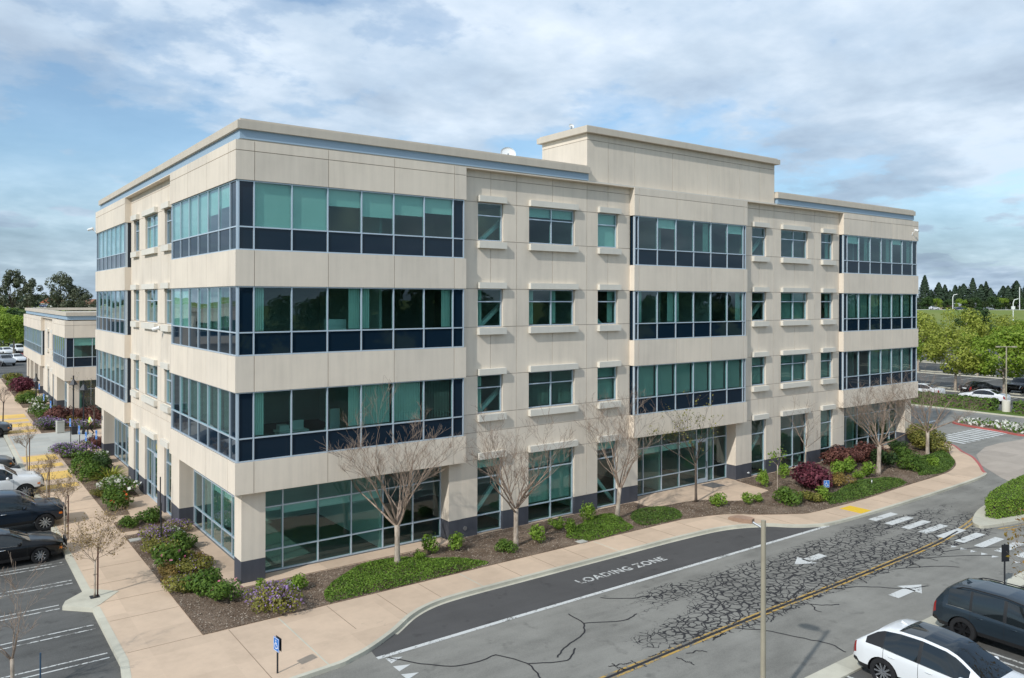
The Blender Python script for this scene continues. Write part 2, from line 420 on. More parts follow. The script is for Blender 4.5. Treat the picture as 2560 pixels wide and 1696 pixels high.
LX, LY = 52.6, 32.0
bld = empty('office_building', (0, 0, 0), label='four-storey beige office building with green ribbon windows in the middle', cat='building')
FR, LF = Face('front', 0, 0), Face('left', 0, 0)
mm = lambda a, n=7, d=1.524: [a+d*i for i in range(n)]
# front facade bays
bay(FR, bld, 0, 10.55, [.73, 3.78, 6.83, 9.90], mm(.73), 4, ['L.RVVv', 'L.RL.R', 'AA4654'])
bay(FR, bld, 21.49, 31.32, [21.85, 24.90, 27.95, 30.98], mm(21.85), 4, ['VVVVVV', 'LRL..R', '.3.R.3'], start='wall')
bay(FR, bld, 42.1, LX, [42.65, 45.70, 48.75, 51.8], mm(42.65), 4, ['..VVVV', 'VVVVVV', '3R.R2R'], start='wall', end='corner')
# left facade bays
bay(LF, bld, 0, 10.30, [.93, 3.98, 7.03, 10.07], mm(.93), 4, ['VVVvVL', 'VVV.AA', '56AAAA'])
bay(LF, bld, 21.45, LY, [21.95, 25.0, 28.05, 31.1], mm(21.95), 4, ['VVVVVV', 'V.VV.V', 'AAAAAA'], start='wall', end='corner')
W1 = [(11.44, 12.92), (14.50, 17.51), (19.12, 20.58)]
W2 = [(32.27, 33.72), (35.30, 38.30), (39.88, 41.33)]
wb1 = ['...', 'LvV', '.L.', '.7.']
wb2 = ['.3.', 'VVV', '.VR', '...']
wallzone(FR, bld, 10.55, 21.49, W1, [13.73, 18.34], 4, ['5V5', 'LvV', 'LLR', '.8A'], 17.32)
wallzone(FR, bld, 31.32, 42.1, W2, [34.53, 39.10], 4, ['..V', 'VVV', '.VR', '..R'], 17.32)
wallzone(LF, bld, 10.30, 21.45, W1, [13.70, 18.30], 4, ['...', 'VVV', 'VVV', '.A.'], 17.32, doors=(1,))
# ground-floor glazing and piers
ground_bay(FR, bld, 1.33, 9.83, [2.27, 3.80, 5.32, 6.84, 8.36], '1222..')
pier(FR, bld, .36, 1.31); pier(FR, bld, 9.86, 10.55)
ground_bay(FR, bld, 22.16, 30.66, [23.29, 24.81, 26.33, 27.86, 28.86, 29.42], '2222..', door=4)
pier(FR, bld, 21.49, 22.14); pier(FR, bld, 30.70, 31.32)
ground_bay(FR, bld, 42.83, 51.28, [44.2, 45.72, 47.25, 48.77, 50.3], '......')
pier(FR, bld, 42.1, 42.80); pier(FR, bld, 51.30, 52.24, 1.9)
ground_bay(LF, bld, 1.26, 9.83, [2.28, 3.80, 5.32, 6.84, 8.36], '2222..')
pier(LF, bld, 9.86, 10.30); pier(LF, bld, 21.45, 22.13)
ground_bay(LF, bld, 22.16, 30.66, [23.67, 25.2, 26.7, 28.2, 29.7], '......'); pier(LF, bld, 30.70, 31.60)
# roof edge
ct = 17.325
cornice_run(FR, bld, .10, 18.34, ct); cornice_run(FR, bld, 34.60, 52.35, ct)
boxo('cornice', LF.b(.602, 31.45, .10, .60, ct+.36, ct+.68), M['cornice'], bld); boxo('cornice_cap', LF.b(.752, 31.3, .25, .75, ct+.68, ct+.78), M['cornice'], bld)
boxo('fascia_band', LF.b(.602, 31.4, .22, .60, ct, ct+.36), M['blue'], bld)
boxo('parapet_ledge', FR.b(.03, LX-.04, .031, .7, 17.22-.03, 17.232), M['panel'], bld); boxo('parapet_ledge', LF.b(.702, LY-.04, .031, .7, 17.22-.03, 17.232), M['panel'], bld)
# tower parapet over the entrance bay
tw = MB(); tw.box(18.34+VEN, 34.57-VEN, WALL+VEN, 4.1, 17.3, 20.0); tw.build('tower_core', M['joint'], bld)
tj = [18.34, 19.86, 21.87, 24.92, 28.0, 31.03, 33.05, 34.57]
for a, b in zip(tj[:-1], tj[1:]):
    panel(FR, bld, a, b, 17.32, 19.50, WALL, g0=0 if a == 18.34 else GAP, g1=0 if b == 34.57 else GAP, gz0=0)
panel(FR, bld, 18.34, 34.57, 19.50, 19.84, WALL, g0=0, g1=0)
TF = Face('left', 18.34-WALL, 0)
panel(TF, bld, WALL+VEN+.001, 4.1, 17.32, 19.50, WALL, g0=0, g1=0, gz0=0); panel(TF, bld, WALL+VEN+.001, 4.1, 19.50, 19.84, WALL, g0=0, g1=0)
boxo('cornice', (18.10, 34.82, .10, 4.3, 19.84, 20.14), M['cornice'], bld); boxo('cornice_cap', (18.22, 34.70, .22, 4.2, 20.14, 20.22), M['cornice'], bld)
# floors, core and partitions behind the glass
def slab(x0, x1, y0, y1, z0, z1): 
    mb = MB(); mb.box(x0, x1, y0, y1, z0, z1); mb.mi = [1, 0, 1, 1, 1, 1]; return mb.build('floor_slab', [M['carpet'], M['iceil']], bld)
for z0, z1 in ((3.60, 4.87), (7.53, 8.97), (11.63, 13.07), (15.73, 17.18)): slab(.64, LX-.2, .64, LY-.2, z0, z1)
boxo('floor_slab', (1.0, LX-.4, 1.0, LY-.4, -.10, .02), M['carpet'], bld)
boxo('service_core', (8.5, LX-6, 8.0, LY-7, .02, 17.0), M['iwall'], bld)
boxo('roof', (.3, LX-.3, .3, LY-.3, 17.2, 17.34), M['roof'], bld)
boxo('rear_wall', (.5, LX-.02, LY-.3, LY-.02, 0, 17.3), M['panel'], bld); boxo('side_wall', (LX-.3, LX-.06, 1.95, LY-.3, 0, 17.2), M['panel'], bld)
rngP = random.Random(3)
for (z0, z1) in ((.02, 3.60), (4.87, 7.53), (8.97, 11.63), (13.07, 15.73)):
    for x in (6.83, 13.7, 18.4, 24.9, 29.5, 34.5, 39.0, 45.6):
        boxo('partition_wall', (x-.06, x+.06, 1.3, 8.0, z0, z1), M['iwall'], bld)
    for y in (8.4, 13.5, 18.5, 25.0): boxo('partition_wall', (1.3, 8.5, y-.06, y+.06, z0, z1), M['iwall'], bld)
    # steel chevron braces seen through the small windows
    for (xa, xb) in ((10.9, 14.2), (20.9, 17.6), (31.6, 34.9)):
        MB().tube([(xa, 1.0, z0), (xb, 1.0, z1)], .13, 4).build('brace', M['white'], bld)
for (x, y, z) in ((4.55, 3.1, 15.70), (5.6, 4.4, 15.70), (8.2, 3.0, 15.70), (9.3, 4.4, 15.70), (11.7, 2.2, 15.70), (12.6, 3.6, 15.7), (23.2, 3.0, 15.7), (4.4, 6.0, 15.7)):
    boxo('ceiling_light', (x-.6, x+.6, y-.07, y+.07, z-.02, z+.02), M['tubelight'], bld)
# stub of furniture in the second-floor corner office
fu = MB(); fu.box(2.2, 3.5, 1.3, 2.0, 5.55, 5.62); fu.box(2.25, 2.3, 1.35, 1.95, 4.87, 5.55); fu.box(3.4, 3.45, 1.35, 1.95, 4.87, 5.55); fu.box(2.3, 2.7, 1.5, 1.9, 5.62, 5.84); fu.box(2.85, 3.35, 1.55, 1.6, 5.62, 6.0)
fu.build('desk', M['iwall'], bld)
ch = MB(); ch.box(4.55, 5.0, 1.55, 1.63, 5.5, 6.35); ch.box(4.5, 5.05, 1.6, 2.1, 5.38, 5.48); ch.tube([(4.78, 1.85, 4.87), (4.78, 1.85, 5.4)], .03, 6); ch.build('office_chair', M['white'], bld)
# pale cabinet on third floor
boxo('cabinet', (4.1, 4.9, .7, 1.2, 8.97, 10.25), M['white'], bld)
# water pipe outlet and small fittings
wo_ = MB(); wo_.lathe([(0, -.03), (.10, -.03), (.10, .0)], 14, axis='y', c=(10.75, .362, .42)); wo_.build('wall_fitting', M['steel'], bld)
ho = MB(); ho.tube([(31.85, .36, .30), (31.85, .26, .30)], .03, 8); ho.lathe([(0, -.02), (.06, -.02), (.06, .0)], 10, axis='y', c=(31.85, .27, .32)); ho.build('hose_tap', M['white'], bld)
def cctv(F, s, d, z, out=-.45, along=0.25):
    r = empty('security_camera', F.p(s, d, z)); r.parent = bld
    q = lambda a, b, c: tuple(np.array(F.p(a, b, c)) - np.array(F.p(0, 0, 0)))
    a = MB(); a.tube([q(0, 0, -.25), q(0, -.03, -.06), q(along*.4, out*.4, .02), q(along*.5, out*.6, .08)], .03, 6); o = a.build('bracket', M['white'], None); 
    b = MB(); b.tube([q(along*.2, out*.45, .16), q(along, out*1.1, .05)], [.09, .09], 8); o2 = b.build('housing', M['white'], None)
    for k in (o, o2): k.parent = r
cctv(LF, 13.0, WALL, 9.45, along=.3); cctv(FR, 51.6, 0, 16.35, along=.0); cctv(LF, 31.6, 0, 15.9, along=.3)
boxo('number_plate', LF.b(31.15, 31.45, WALL-.03, WALL-.003, 2.5, 2.8), M['steel'], bld)

# satellite dishes on the roof
def dish(x, y, z, r, name, label, mast=1.0):
    root = empty(name, (x, y, z), label=label, cat='dish')
    d = MB(); prof = [(r*t, -.25*r*(1-t*t)) for t in (0.02, .25, .5, .75, 1.0)] + [(r*.98, .02)]
    d.lathe([(a, b) for a, b in prof], 20); o = d.build('reflector', M['white'], root, smooth=True); o.location = (0, 0, mast); o.rotation_euler = (math.radians(62), 0, math.radians(-25))
    p = MB(); p.tube([(0, 0, 0), (0, 0, mast)], .05, 8); p.build('mast', M['steel'], root)
dish(15.3, 3.2, 17.34, .42, 'satellite_dish', 'larger white round satellite dish on the roof left of the raised parapet', 1.5)
dish(14.6, 4.6, 17.34, .26, 'satellite_dish', 'smaller white satellite dish just left of the larger roof dish', 1.5)
dish(19.2, 2.6, 20.2, .15, 'satellite_dish', 'small white dish on top of the raised central parapet', .5)
# ---------------------------------------------------------------- ground, roads, pavements
def smooth_line(pts, n=6, closed=False):
    P_ = [Vector((p[0], p[1], 0)) for p in pts]; out = []
    for i in range(len(P_)-1):
        p0 = P_[max(i-1, 0)]; p1 = P_[i]; p2 = P_[i+1]; p3 = P_[min(i+2, len(P_)-1)]
        for k in range(n):
            t = k/n; t2 = t*t; t3 = t2*t
            out.append(0.5*((2*p1) + (p2-p0)*t + (2*p0-5*p1+4*p2-p3)*t2 + (3*p1-p0-3*p2+p3)*t3))
    out.append(P_[-1]); return [(p.x, p.y) for p in out]
def offset_line(pts, d):
    out = []
    for i, p in enumerate(pts):
        a = Vector(pts[max(i-1, 0)]); b = Vector(pts[min(i+1, len(pts)-1)]); t = (b-a)
        if t.length < 1e-6: t = Vector((1, 0))
        t.normalize(); out.append((p[0]-t.y*d, p[1]+t.x*d))
    return out
def ribbon(mb, pts, d0, d1, z0, z1=None, mi=0):
    """flat strip (z1 None) or a solid kerb between offsets d0,d1 along a polyline"""
    a = offset_line(pts, d0); b = offset_line(pts, d1); n = len(pts)
    if z1 is None:
        mb.add([(p[0],p[1],z0) for p in a]+[(p[0],p[1],z0) for p in b], [(i,i+1,n+i+1,n+i) for i in range(n-1)], mi)
    else:
        vs = [(p[0],p[1],z0) for p in a]+[(p[0],p[1],z0) for p in b]+[(p[0],p[1],z1) for p in b]+[(p[0],p[1],z1) for p in a]
        fs = []
        for i in range(n-1):
            for k in range(4): fs.append((k*n+i, k*n+i+1, ((k+1)%4)*n+i+1, ((k+1)%4)*n+i))
        fs += [(0, n, 2*n, 3*n), (n-1, 4*n-1, 3*n-1, 2*n-1)]
        mb.add(vs, fs, mi)
def sheet(name, pts, z, m, parent=None, kind='structure'):
    o = MB().prism(pts, z-.01, z, top_only=True).build(name, m, parent)
    if parent is None: o['kind'] = kind
    return o
RZ = -0.12

def f_asphalt(base, cracks=False, patch=0.25):
    def fn(t, b):
        p = pos(t); g_ = noise(t, p, 45, 3, 0.7); l = noise(t, p, 0.30, 5, 0.6, 0.4); s_ = noise(t, scaled(t, p, (0.25, 1.6, 1)), 1.2, 4, 0.6)
        k = math_n(t, 'ADD', math_n(t, 'MULTIPLY', g_, 0.38), math_n(t, 'ADD', math_n(t, 'MULTIPLY', l, 0.40), math_n(t, 'MULTIPLY', s_, 0.22)))
        c = ramp(t, k, [(0.32, vary(base, 1-patch*1.4)), (0.5, base), (0.66, vary(base, 1+patch))])
        # oil spots
        sp = ramp(t, noise(t, p, 1.7, 3, 0.5), [(0.62, 0.0), (0.74, 0.5)])
        c = mixc(t, sp, c, vary(base, 0.45))
        if cracks:
            sx = N(t, 'ShaderNodeSeparateXYZ'); t.links.new(p, sx.inputs[0]); X, Y = sx.outputs[0], sx.outputs[1]
            warp = N(t, 'ShaderNodeTexNoise'); warp.inputs['Scale'].default_value = 1.6; warp.inputs['Detail'].default_value = 4; t.links.new(p, warp.inputs['Vector'])
            wv = vmath(t, 'ADD', scaled(t, p, (1.0, 1.25, 0)), scaled(t, warp.outputs['Color'], (0.75, 0.75, 0)))
            vo = N(t, 'ShaderNodeTexVoronoi', feature='DISTANCE_TO_EDGE', voronoi_dimensions='2D'); vo.inputs['Scale'].default_value = 2.8; t.links.new(wv, vo.inputs['Vector'])
            reg = noise(t, vmath(t, 'ADD', scaled(t, p, (0.26, 0.85, 0)), (4.2, 0.0, 0.0)), 1.0, 5, 0.62)
            def band(v, a, b_, c_, d_):
                u = math_n(t, 'MULTIPLY', math_n(t, 'MULTIPLY_ADD', v, 1/(b_-a), -a/(b_-a), clamp=True), math_n(t, 'MULTIPLY_ADD', v, -1/(d_-c_), d_/(d_-c_), clamp=True)); return u
            env = math_n(t, 'MULTIPLY', band(X, 4.5, 14.0, 31.0, 41.0), band(Y, -13.9, -12.9, -9.6, -8.3))
            near = math_n(t, 'MULTIPLY', band(X, 6.0, 12.0, 30.0, 36.0), band(Y, -14.2, -13.2, -12.4, -10.9))
            e2 = math_n(t, 'ADD', math_n(t, 'MULTIPLY', env, 0.50), math_n(t, 'MULTIPLY', near, 0.25))
            msk = ramp(t, math_n(t, 'ADD', math_n(t, 'MULTIPLY', reg, 0.95), e2), [(0.80, 0.0), (0.88, 0.6), (1.0, 1.0)])
            wid = math_n(t, 'MULTIPLY', math_n(t, 'MULTIPLY_ADD', noise(t, p, 2.3, 2, 0.5), 0.14, 0.035), msk)
            line = math_n(t, 'MULTIPLY', math_n(t, 'SUBTRACT', wid, vo.outputs[0]), 30.0, clamp=True)
            v2 = N(t, 'ShaderNodeTexVoronoi', feature='DISTANCE_TO_EDGE', voronoi_dimensions='2D'); v2.inputs['Scale'].default_value = 1.25; t.links.new(vmath(t, 'ADD', wv, (5.3, 2.1, 0)), v2.inputs['Vector'])
            l2 = math_n(t, 'MULTIPLY', math_n(t, 'SUBTRACT', math_n(t, 'MULTIPLY', wid, 0.55), v2.outputs[0]), 40.0, clamp=True)
            line = math_n(t, 'MAXIMUM', line, l2)
            c = mixc(t, math_n(t, 'MULTIPLY', msk, 0.22), c, vary(base, 0.62))
            c = mixc(t, math_n(t, 'MULTIPLY', line, 0.94), c, (0.024, 0.023, 0.026))
        t.links.new(c, b.inputs['Base Color']); bumpy(t, b, g_, 0.25, 0.012)
    return fn
ASPH = (0.240, 0.230, 0.203)
M['road'] = mat('street_asphalt', ASPH, 0.9, spec=0.25, fn=f_asphalt(ASPH, True, 0.34))
M['lot'] = mat('lot_asphalt', (0.115, 0.113, 0.106), 0.9, spec=0.25, fn=f_asphalt((0.115, 0.113, 0.106), False, 0.46))
M['bayasph'] = mat('loading_bay_asphalt', (0.092, 0.088, 0.085), 0.9, spec=0.25, fn=f_asphalt((0.092, 0.088, 0.085), False, 0.20))
WALKC = (0.62, 0.468, 0.338)
def f_walk(base, amt):
    def fn(t, b):
        p = pos(t); a = noise(t, p, 0.5, 5, 0.6); st = noise(t, p, 2.6, 5, 0.65); g_ = noise(t, p, 50, 2, 0.6)
        k = math_n(t, 'ADD', math_n(t, 'MULTIPLY', a, 0.55), math_n(t, 'ADD', math_n(t, 'MULTIPLY', st, 0.30), math_n(t, 'MULTIPLY', g_, 0.15)))
        c = ramp(t, k, [(0.32, vary(base, 1-amt*1.5)), (0.5, base), (0.66, vary(base, 1+amt))])
        stain = ramp(t, noise(t, vmath(t, 'ADD', p, (11.0, 3.0, 0)), 0.8, 6, 0.7), [(0.64, 0.0), (0.72, 0.35)])
        c = mixc(t, stain, c, (0.26, 0.22, 0.18))
        wn = N(t, 'ShaderNodeTexWhiteNoise', noise_dimensions='2D'); t.links.new(vmath(t, 'FLOOR', vmath(t, 'MULTIPLY', p, (0.53, 0.48, 0))), wn.inputs['Vector'])
        c = mixc(t, 1.0, c, ramp(t, wn.outputs['Value'], [(0.0, 0.91), (1.0, 1.06)]), 'MULTIPLY')
        t.links.new(c, b.inputs['Base Color']); bumpy(t, b, g_, 0.15, 0.01)
    return fn
M['walk'] = mat('tan_concrete', WALKC, 0.9, spec=0.2, fn=f_walk(WALKC, 0.10))
M['greyconc'] = mat('grey_concrete', (0.46, 0.45, 0.40), 0.9, spec=0.2, fn=f_walk((0.46, 0.45, 0.40), 0.10))
M['kerb'] = mat('kerb_concrete', (0.55, 0.52, 0.42), 0.9, spec=0.2, fn=f_walk((0.55, 0.52, 0.42), 0.13))
M['apron'] = mat('drive_concrete', (0.42, 0.36, 0.30), 0.9, spec=0.2, fn=f_walk((0.42, 0.36, 0.30), 0.10))
M['redkerb'] = mat('red_kerb_paint', (0.45, 0.11, 0.095), 0.7)
def f_paint(base, wear=0.45):
    def fn(t, b):
        p = pos(t); k = noise(t, p, 9, 6, 0.75); l = noise(t, p, 1.1, 3, 0.6)
        kk = math_n(t, 'ADD', math_n(t, 'MULTIPLY', k, 0.65), math_n(t, 'MULTIPLY', l, 0.35))
        c = ramp(t, kk, [(0.5-wear*.45, (0.16, 0.155, 0.14)), (0.5-wear*.22, base)])
        t.links.new(c, b.inputs['Base Color'])
    return fn
M['wpaint'] = mat('white_road_paint', (0.68, 0.68, 0.65), 0.7, fn=f_paint((0.62, 0.62, 0.59), 0.17))
M['wpaint_worn'] = mat('worn_white_paint', (0.55, 0.55, 0.52), 0.7, fn=f_paint((0.58, 0.58, 0.55), 0.07))
M['wpaint_line'] = mat('faded_stall_paint', (0.6, 0.6, 0.57), 0.7, fn=f_paint((0.58, 0.58, 0.55), 0.10))
M['ypaint'] = mat('yellow_road_paint', (0.55, 0.31, 0.03), 0.7, fn=f_paint((0.50, 0.31, 0.07), 0.06))
M['ypad'] = mat('yellow_tactile', (0.78, 0.50, 0.03), 0.7)
M['ymat'] = mat('faded_yellow_tactile', (0.80, 0.52, 0.14), 0.8, fn=f_walk((0.80, 0.52, 0.14), 0.10))
M['tar'] = mat('tar_seal', (0.022, 0.021, 0.024), 0.7)
def f_mulch(t, b):
    p = pos(t); v = N(t, 'ShaderNodeTexVoronoi'); v.inputs['Scale'].default_value = 22; t.links.new(scaled(t, p, (1, 1.7, 1)), v.inputs['Vector'])
    l = noise(t, p, 0.8, 4, 0.6); k = math_n(t, 'ADD', math_n(t, 'MULTIPLY', noise(t, p, 30, 3, 0.7), 0.6), math_n(t, 'MULTIPLY', l, 0.4))
    c = ramp(t, k, [(0.34, (0.085, 0.056, 0.038)), (0.5, (0.205, 0.146, 0.103)), (0.64, (0.38, 0.29, 0.215))])
    t.links.new(c, b.inputs['Base Color']); bumpy(t, b, math_n(t, 'ADD', v.outputs[0], k), 0.8, 0.04)
M['mulch'] = mat('bark_mulch', (0.1, 0.07, 0.05), 0.95, spec=0.1, fn=f_mulch)
def f_grass(a, b2):
    def fn(t, b):
        p = pos(t); k = math_n(t, 'ADD', math_n(t, 'MULTIPLY', noise(t, p, 0.02, 5, 0.6), 0.6), math_n(t, 'MULTIPLY', noise(t, p, 2.5, 4, 0.7), 0.4))
        t.links.new(ramp(t, k, [(0.36, a), (0.62, b2)]), b.inputs['Base Color'])
    return fn
M['field'] = mat('field_grass', (0.14, 0.19, 0.05), 0.95, spec=0.1, fn=f_grass((0.11, 0.17, 0.035), (0.22, 0.24, 0.08)))
M['verge'] = mat('verge_grass', (0.07, 0.12, 0.02), 0.95, spec=0.1, fn=f_grass((0.06, 0.11, 0.02), (0.12, 0.17, 0.04)))

sheet('ground', [(-3000, -3000), (3500, -3000), (3500, 3500), (-3000, 3500)], RZ-.05, M['field'])
sheet('parking_lot', [(-90, -120), (150, -120), (190, 0), (190, 60), (60, 165), (-90, 165)], RZ-.02, M['lot'])
sheet('street', [(-60, -16.72), (78, -16.72), (78, -9), (76.5, 14), (76.5, 60), (56.5, 60), (56, 6), (54.8, -.6), (20, -7), (-4, -7), (-60, -7)], RZ, M['road'])
# kerb line round the block the buildings stand on
front_kerb = smooth_line([(-8, -7.2), (-4.0, -8.2), (0.3, -8.05), (1.22, -7.85), (1.98, -7.55), (3.18, -6.86), (4.37, -6.02), (5.55, -5.56), (7.03, -5.42), (9.5, -5.42), (14.7, -5.42), (19.04, -5.44), (21.94, -5.66), (23.87, -6.40), (24.89, -7.35), (25.88, -7.98), (27.54, -8.36), (33.6, -8.42), (43.86, -8.12), (46.31, -7.3), (50.04, -5.2), (51.92, -3.6), (54.59, -1.4), (55.8, 2.5), (56.2, 8)], 5)
lk = [(-4.70, 98), (-4.70, 40), (-4.70, 3.9), (-4.70, 3.16), (-5.40, 2.45), (-5.55, 1.95), (-4.70, 1.10), (-4.70, -4.0), (-4.9, -5.6), (-5.8, -6.6), (-8, -7.2)]
block = lk + front_kerb[1:] + [(56.2, 60), (45, 60), (45, 98)]
sw = sheet('sidewalk', block, 0.0, M['walk'])
kb = MB(); ribbon(kb, front_kerb[4:], -.004, .16, RZ-.02, .006); ribbon(kb, [(-4.70, 98), (-4.70, 3.16), (-5.40, 2.45), (-5.55, 1.95), (-4.70, 1.10), (-4.70, -4.0), (-4.9, -5.6)], -.004, .24, RZ-.02, .006)
ko = kb.build('kerb', M['kerb']); tag(ko, kind='structure')
# gutter pan along the loading bay
gp = MB(); ribbon(gp, [p for p in front_kerb if 3.0 < p[0] < 24.0], -.13, -.004, RZ+.006); g_ = gp.build('gutter', M['kerb']); tag(g_, kind='structure')
rk = MB(); ribbon(rk, front_kerb[93:112], -.008, .164, RZ-.02, .010); rko = rk.build('red_kerb', M['redkerb'], ko)
# tree-grate apron on the lot kerb
dm = MB(); dm.prism([(-5.33, 2.42), (-4.46, 3.25), (-3.62, 2.38), (-4.42, 1.35), (-4.70, 1.12), (-5.5, 1.92)], -.01, .012); dmo = dm.build('grate_apron', M['kerb'], sw)
boxo('tree_grate', (-4.62, -4.30, 2.08, 2.45, .0125, .016), M['black'], sw)
# expansion strips and score lines
for x in (.40, 7.9, 15.2): boxo('expansion_strip', (x-.025, x+.025, -5.3 if x > 4 else -7.9, -3.6, .001, .005), M['kerb'], sw)
def f_j(): pass
M['score'] = mat('score_line', (0.30, 0.215, 0.15), 0.9)
for x in (-1.3, 2.2, 4.2, 6.0, 9.8, 11.6, 13.4, 17.0, 18.9, 20.7): boxo('score_line', (x-.012, x+.012, -5.25 if x > 5 else (-7.8 if x < 1.5 else -6.0), -3.56, .001, .004), M['score'], sw)
for (x, y0, y1) in ((23.2, -6.0, -4.1), (25.2, -7.4, -5.5), (28.5, -8.2, -7.0), (33.0, -8.2, -7.0), (35.5, -8.2, -6.9), (38, -8.1, -6.8), (40.5, -8.1, -6.7), (43, -8.0, -6.6)): boxo('score_line', (x-.012, x+.012, y0, y1, .001, .004), M['score'], sw)
for y in (-3.46, -.5, 1.5, 3.6, 5.7, 7.8, 9.9, 12.0, 14.1, 16.2, 18.3, 20.4): boxo('score_line', (-4.4, -2.15, y-.012, y+.012, .001, .004), M['score'], sw)
# front loading bay, white line, centre line
ln = MB(); bayline = [(1.9, -8.14), (7.4, -8.12), (26.7, -8.26)]
bay_poly = [p for p in front_kerb if 1.9 < p[0] < 26.5]
sheet('loading_bay', [(p[0], p[1]-.02) for p in bay_poly] + [(26.7, -8.22), (7.4, -8.08), (1.9, -8.10)], RZ+.004, M['bayasph'])
ribbon(ln, bayline, -.09, .09, RZ+.008); o = ln.build('lane_line', M['wpaint']); tag(o, kind='structure')
cl = MB(); c_line = smooth_line([(-20, -13.5), (0, -13.38), (7.2, -13.24), (14.6, -13.02), (20, -12.98), (27, -12.8), (30, -12.55), (33.0, -12.15), (36.2, -11.45)], 6)
ribbon(cl, c_line, .07, .15, RZ+.006); ribbon(cl, c_line, -.16, -.07, RZ+.006)
ribbon(cl, smooth_line([(33.0, -13.35), (36, -13.95), (41, -14.2), (50, -14.4)], 4), -.15, -.03, RZ+.006); ribbon(cl, smooth_line([(33.0, -13.35), (36, -13.95), (41, -14.2), (50, -14.4)], 4), -.42, -.30, RZ+.006)
o = cl.build('centre_line', M['ypaint']); tag(o, kind='structure')
tl = MB(); ribbon(tl, [p for p in c_line if p[0] > 2 and p[0] < 31], -.055, .04, RZ+.010)
rt = random.Random(8)
def crackline(pts, w=.026):
    q = smooth_line([(x+rt.uniform(-.05, .05), y+rt.uniform(-.05, .05)) for x, y in pts], 5); q = [(x+rt.uniform(-.03, .03), y+rt.uniform(-.03, .03)) for x, y in q]
    ribbon(tl, q, -w, w, RZ+.011)
for c in ([(12.9, -13.3), (13.6, -14.0), (14.0, -14.9), (14.3, -15.8), (14.2, -16.5)], [(19.0, -13.2), (20.2, -13.7), (21.3, -14.8), (22.4, -15.2)], [(23, -13.3), (24.8, -14.2), (25.6, -14.9)],
          [(9.0, -9.0), (8.9, -9.9), (8.3, -10.6), (7.3, -10.9), (6.5, -11.4)], [(8.9, -9.9), (10.2, -10.6), (11.0, -10.4)], [(5.0, -10.1), (5.5, -11.2), (5.2, -12.2), (4.7, -13.0)], [(5.5, -11.2), (6.6, -11.7), (7.4, -11.2)], [(11, -8.6), (11.9, -9.3), (12.6, -9.5)],
          [(2.2, -8.3), (3.0, -9.4), (3.8, -10.1), (5.0, -10.1)], [(27, -13.5), (29, -14.1), (31, -15.4), (33.0, -16.3)], [(25, -13.2), (27, -14.1), (28.5, -15.1)], [(16.5, -13.2), (17.3, -14.0), (17.8, -14.2)]): crackline(c)
for k in range(60):
    x = rt.uniform(3.2, 31); y = -13.2 + rt.uniform(-.5, .5)*(1 if x < 27 else .5)
    pts = [(x, y)]; a = rt.uniform(0, 2*PI)
    for s in range(4): a += rt.uniform(-1.0, 1.0); pts.append((pts[-1][0]+.22*math.cos(a), pts[-1][1]+.16*math.sin(a)))
    crackline(pts, .02)
o = tl.build('crack_seal', M['tar']); tag(o, kind='structure')
# crossing bars, arrows, give-way teeth
xw = MB()
for k in range(9):
    y = -8.80 - .855*k; sk = -.035*k
    xw.add([(29.42+sk, y, RZ+.008), (31.66+sk, y, RZ+.008), (31.66+sk, y-.41, RZ+.008), (29.42+sk, y-.41, RZ+.008)], [(3, 2, 1, 0)])
o = xw.build('crossing_bars', M['wpaint']); tag(o, kind='structure')
yt = MB()
for y in (-13.45, -13.85, -14.28, -14.72, -15.15, -15.6, -16.05): yt.add([(28.05, y, RZ+.008), (28.42, y+.14, RZ+.008), (28.42, y-.14, RZ+.008)], [(0, 2, 1)])
for k, y in enumerate((-8.5, -9.1, -9.7)): yt.add([(2.6-.05*k, y, RZ+.008), (2.1-.05*k, y+.2, RZ+.008), (2.1-.05*k, y-.2, RZ+.008)], [(0, 1, 2)])
o = yt.build('give_way_teeth', M['wpaint']); tag(o, kind='structure')
ar = MB()
def arrow(tip, dx, L=2.15, hw=.48, hl=.95, sw_=.20):
    x, y = tip; z = RZ+.008; s = dx
    ar.add([(x, y, z), (x-s*hl, y+hw, z), (x-s*hl, y-hw, z)], [(0, 1, 2) if s > 0 else (0, 2, 1)])
    ar.add([(x-s*(hl-.12), y+sw_, z), (x-s*L, y+sw_, z), (x-s*L, y-sw_, z), (x-s*(hl-.12), y-sw_, z)], [(0, 1, 2, 3) if s > 0 else (3, 2, 1, 0)])
arrow((20.25, -10.63), -1); arrow((22.25, -14.95), 1); arrow((40.0, -10.57), -1, 2.7, .5, 1.1); arrow((63.5, 5.0), -1, 3)
o = ar.build('lane_arrows', M['wpaint']); tag(o, kind='structure')
z2 = MB()
for k in range(10):
    x = 55.9+.86*k; y0 = -1.9+.0*k; z2.add([(x, y0, RZ+.008), (x+.42, y0-.05, RZ+.008), (x+1.2, y0+2.75, RZ+.008), (x+.78, y0+2.8, RZ+.008)], [(0, 1, 2, 3)])
o = z2.build('side_crossing', M['wpaint']); tag(o, kind='structure')
# painted words in the loading bay, laid down twice and worn through
def ground_text(body, x, y, size, m, z, name):
    cu = bpy.data.curves.new(name, 'FONT'); cu.body = body; cu.size = size; cu.space_character = 1.10; cu.offset = .014
    tmp = bpy.data.objects.new('tmp_text', cu); COL.objects.link(tmp)
    dg = bpy.context.evaluated_depsgraph_get(); me = bpy.data.meshes.new_from_object(tmp.evaluated_get(dg)); COL.objects.unlink(tmp); bpy.data.objects.remove(tmp)
    me.materials.clear(); me.materials.append(m); me.name = name; o = bpy.data.objects.new(name, me); COL.objects.link(o); o.location = (x, y, z); return o
tx = ground_text('LOADING ZONE', 11.35, -7.06, .62, M['wpaint_worn'], RZ+.010, 'painted_words'); tag(tx, kind='structure')
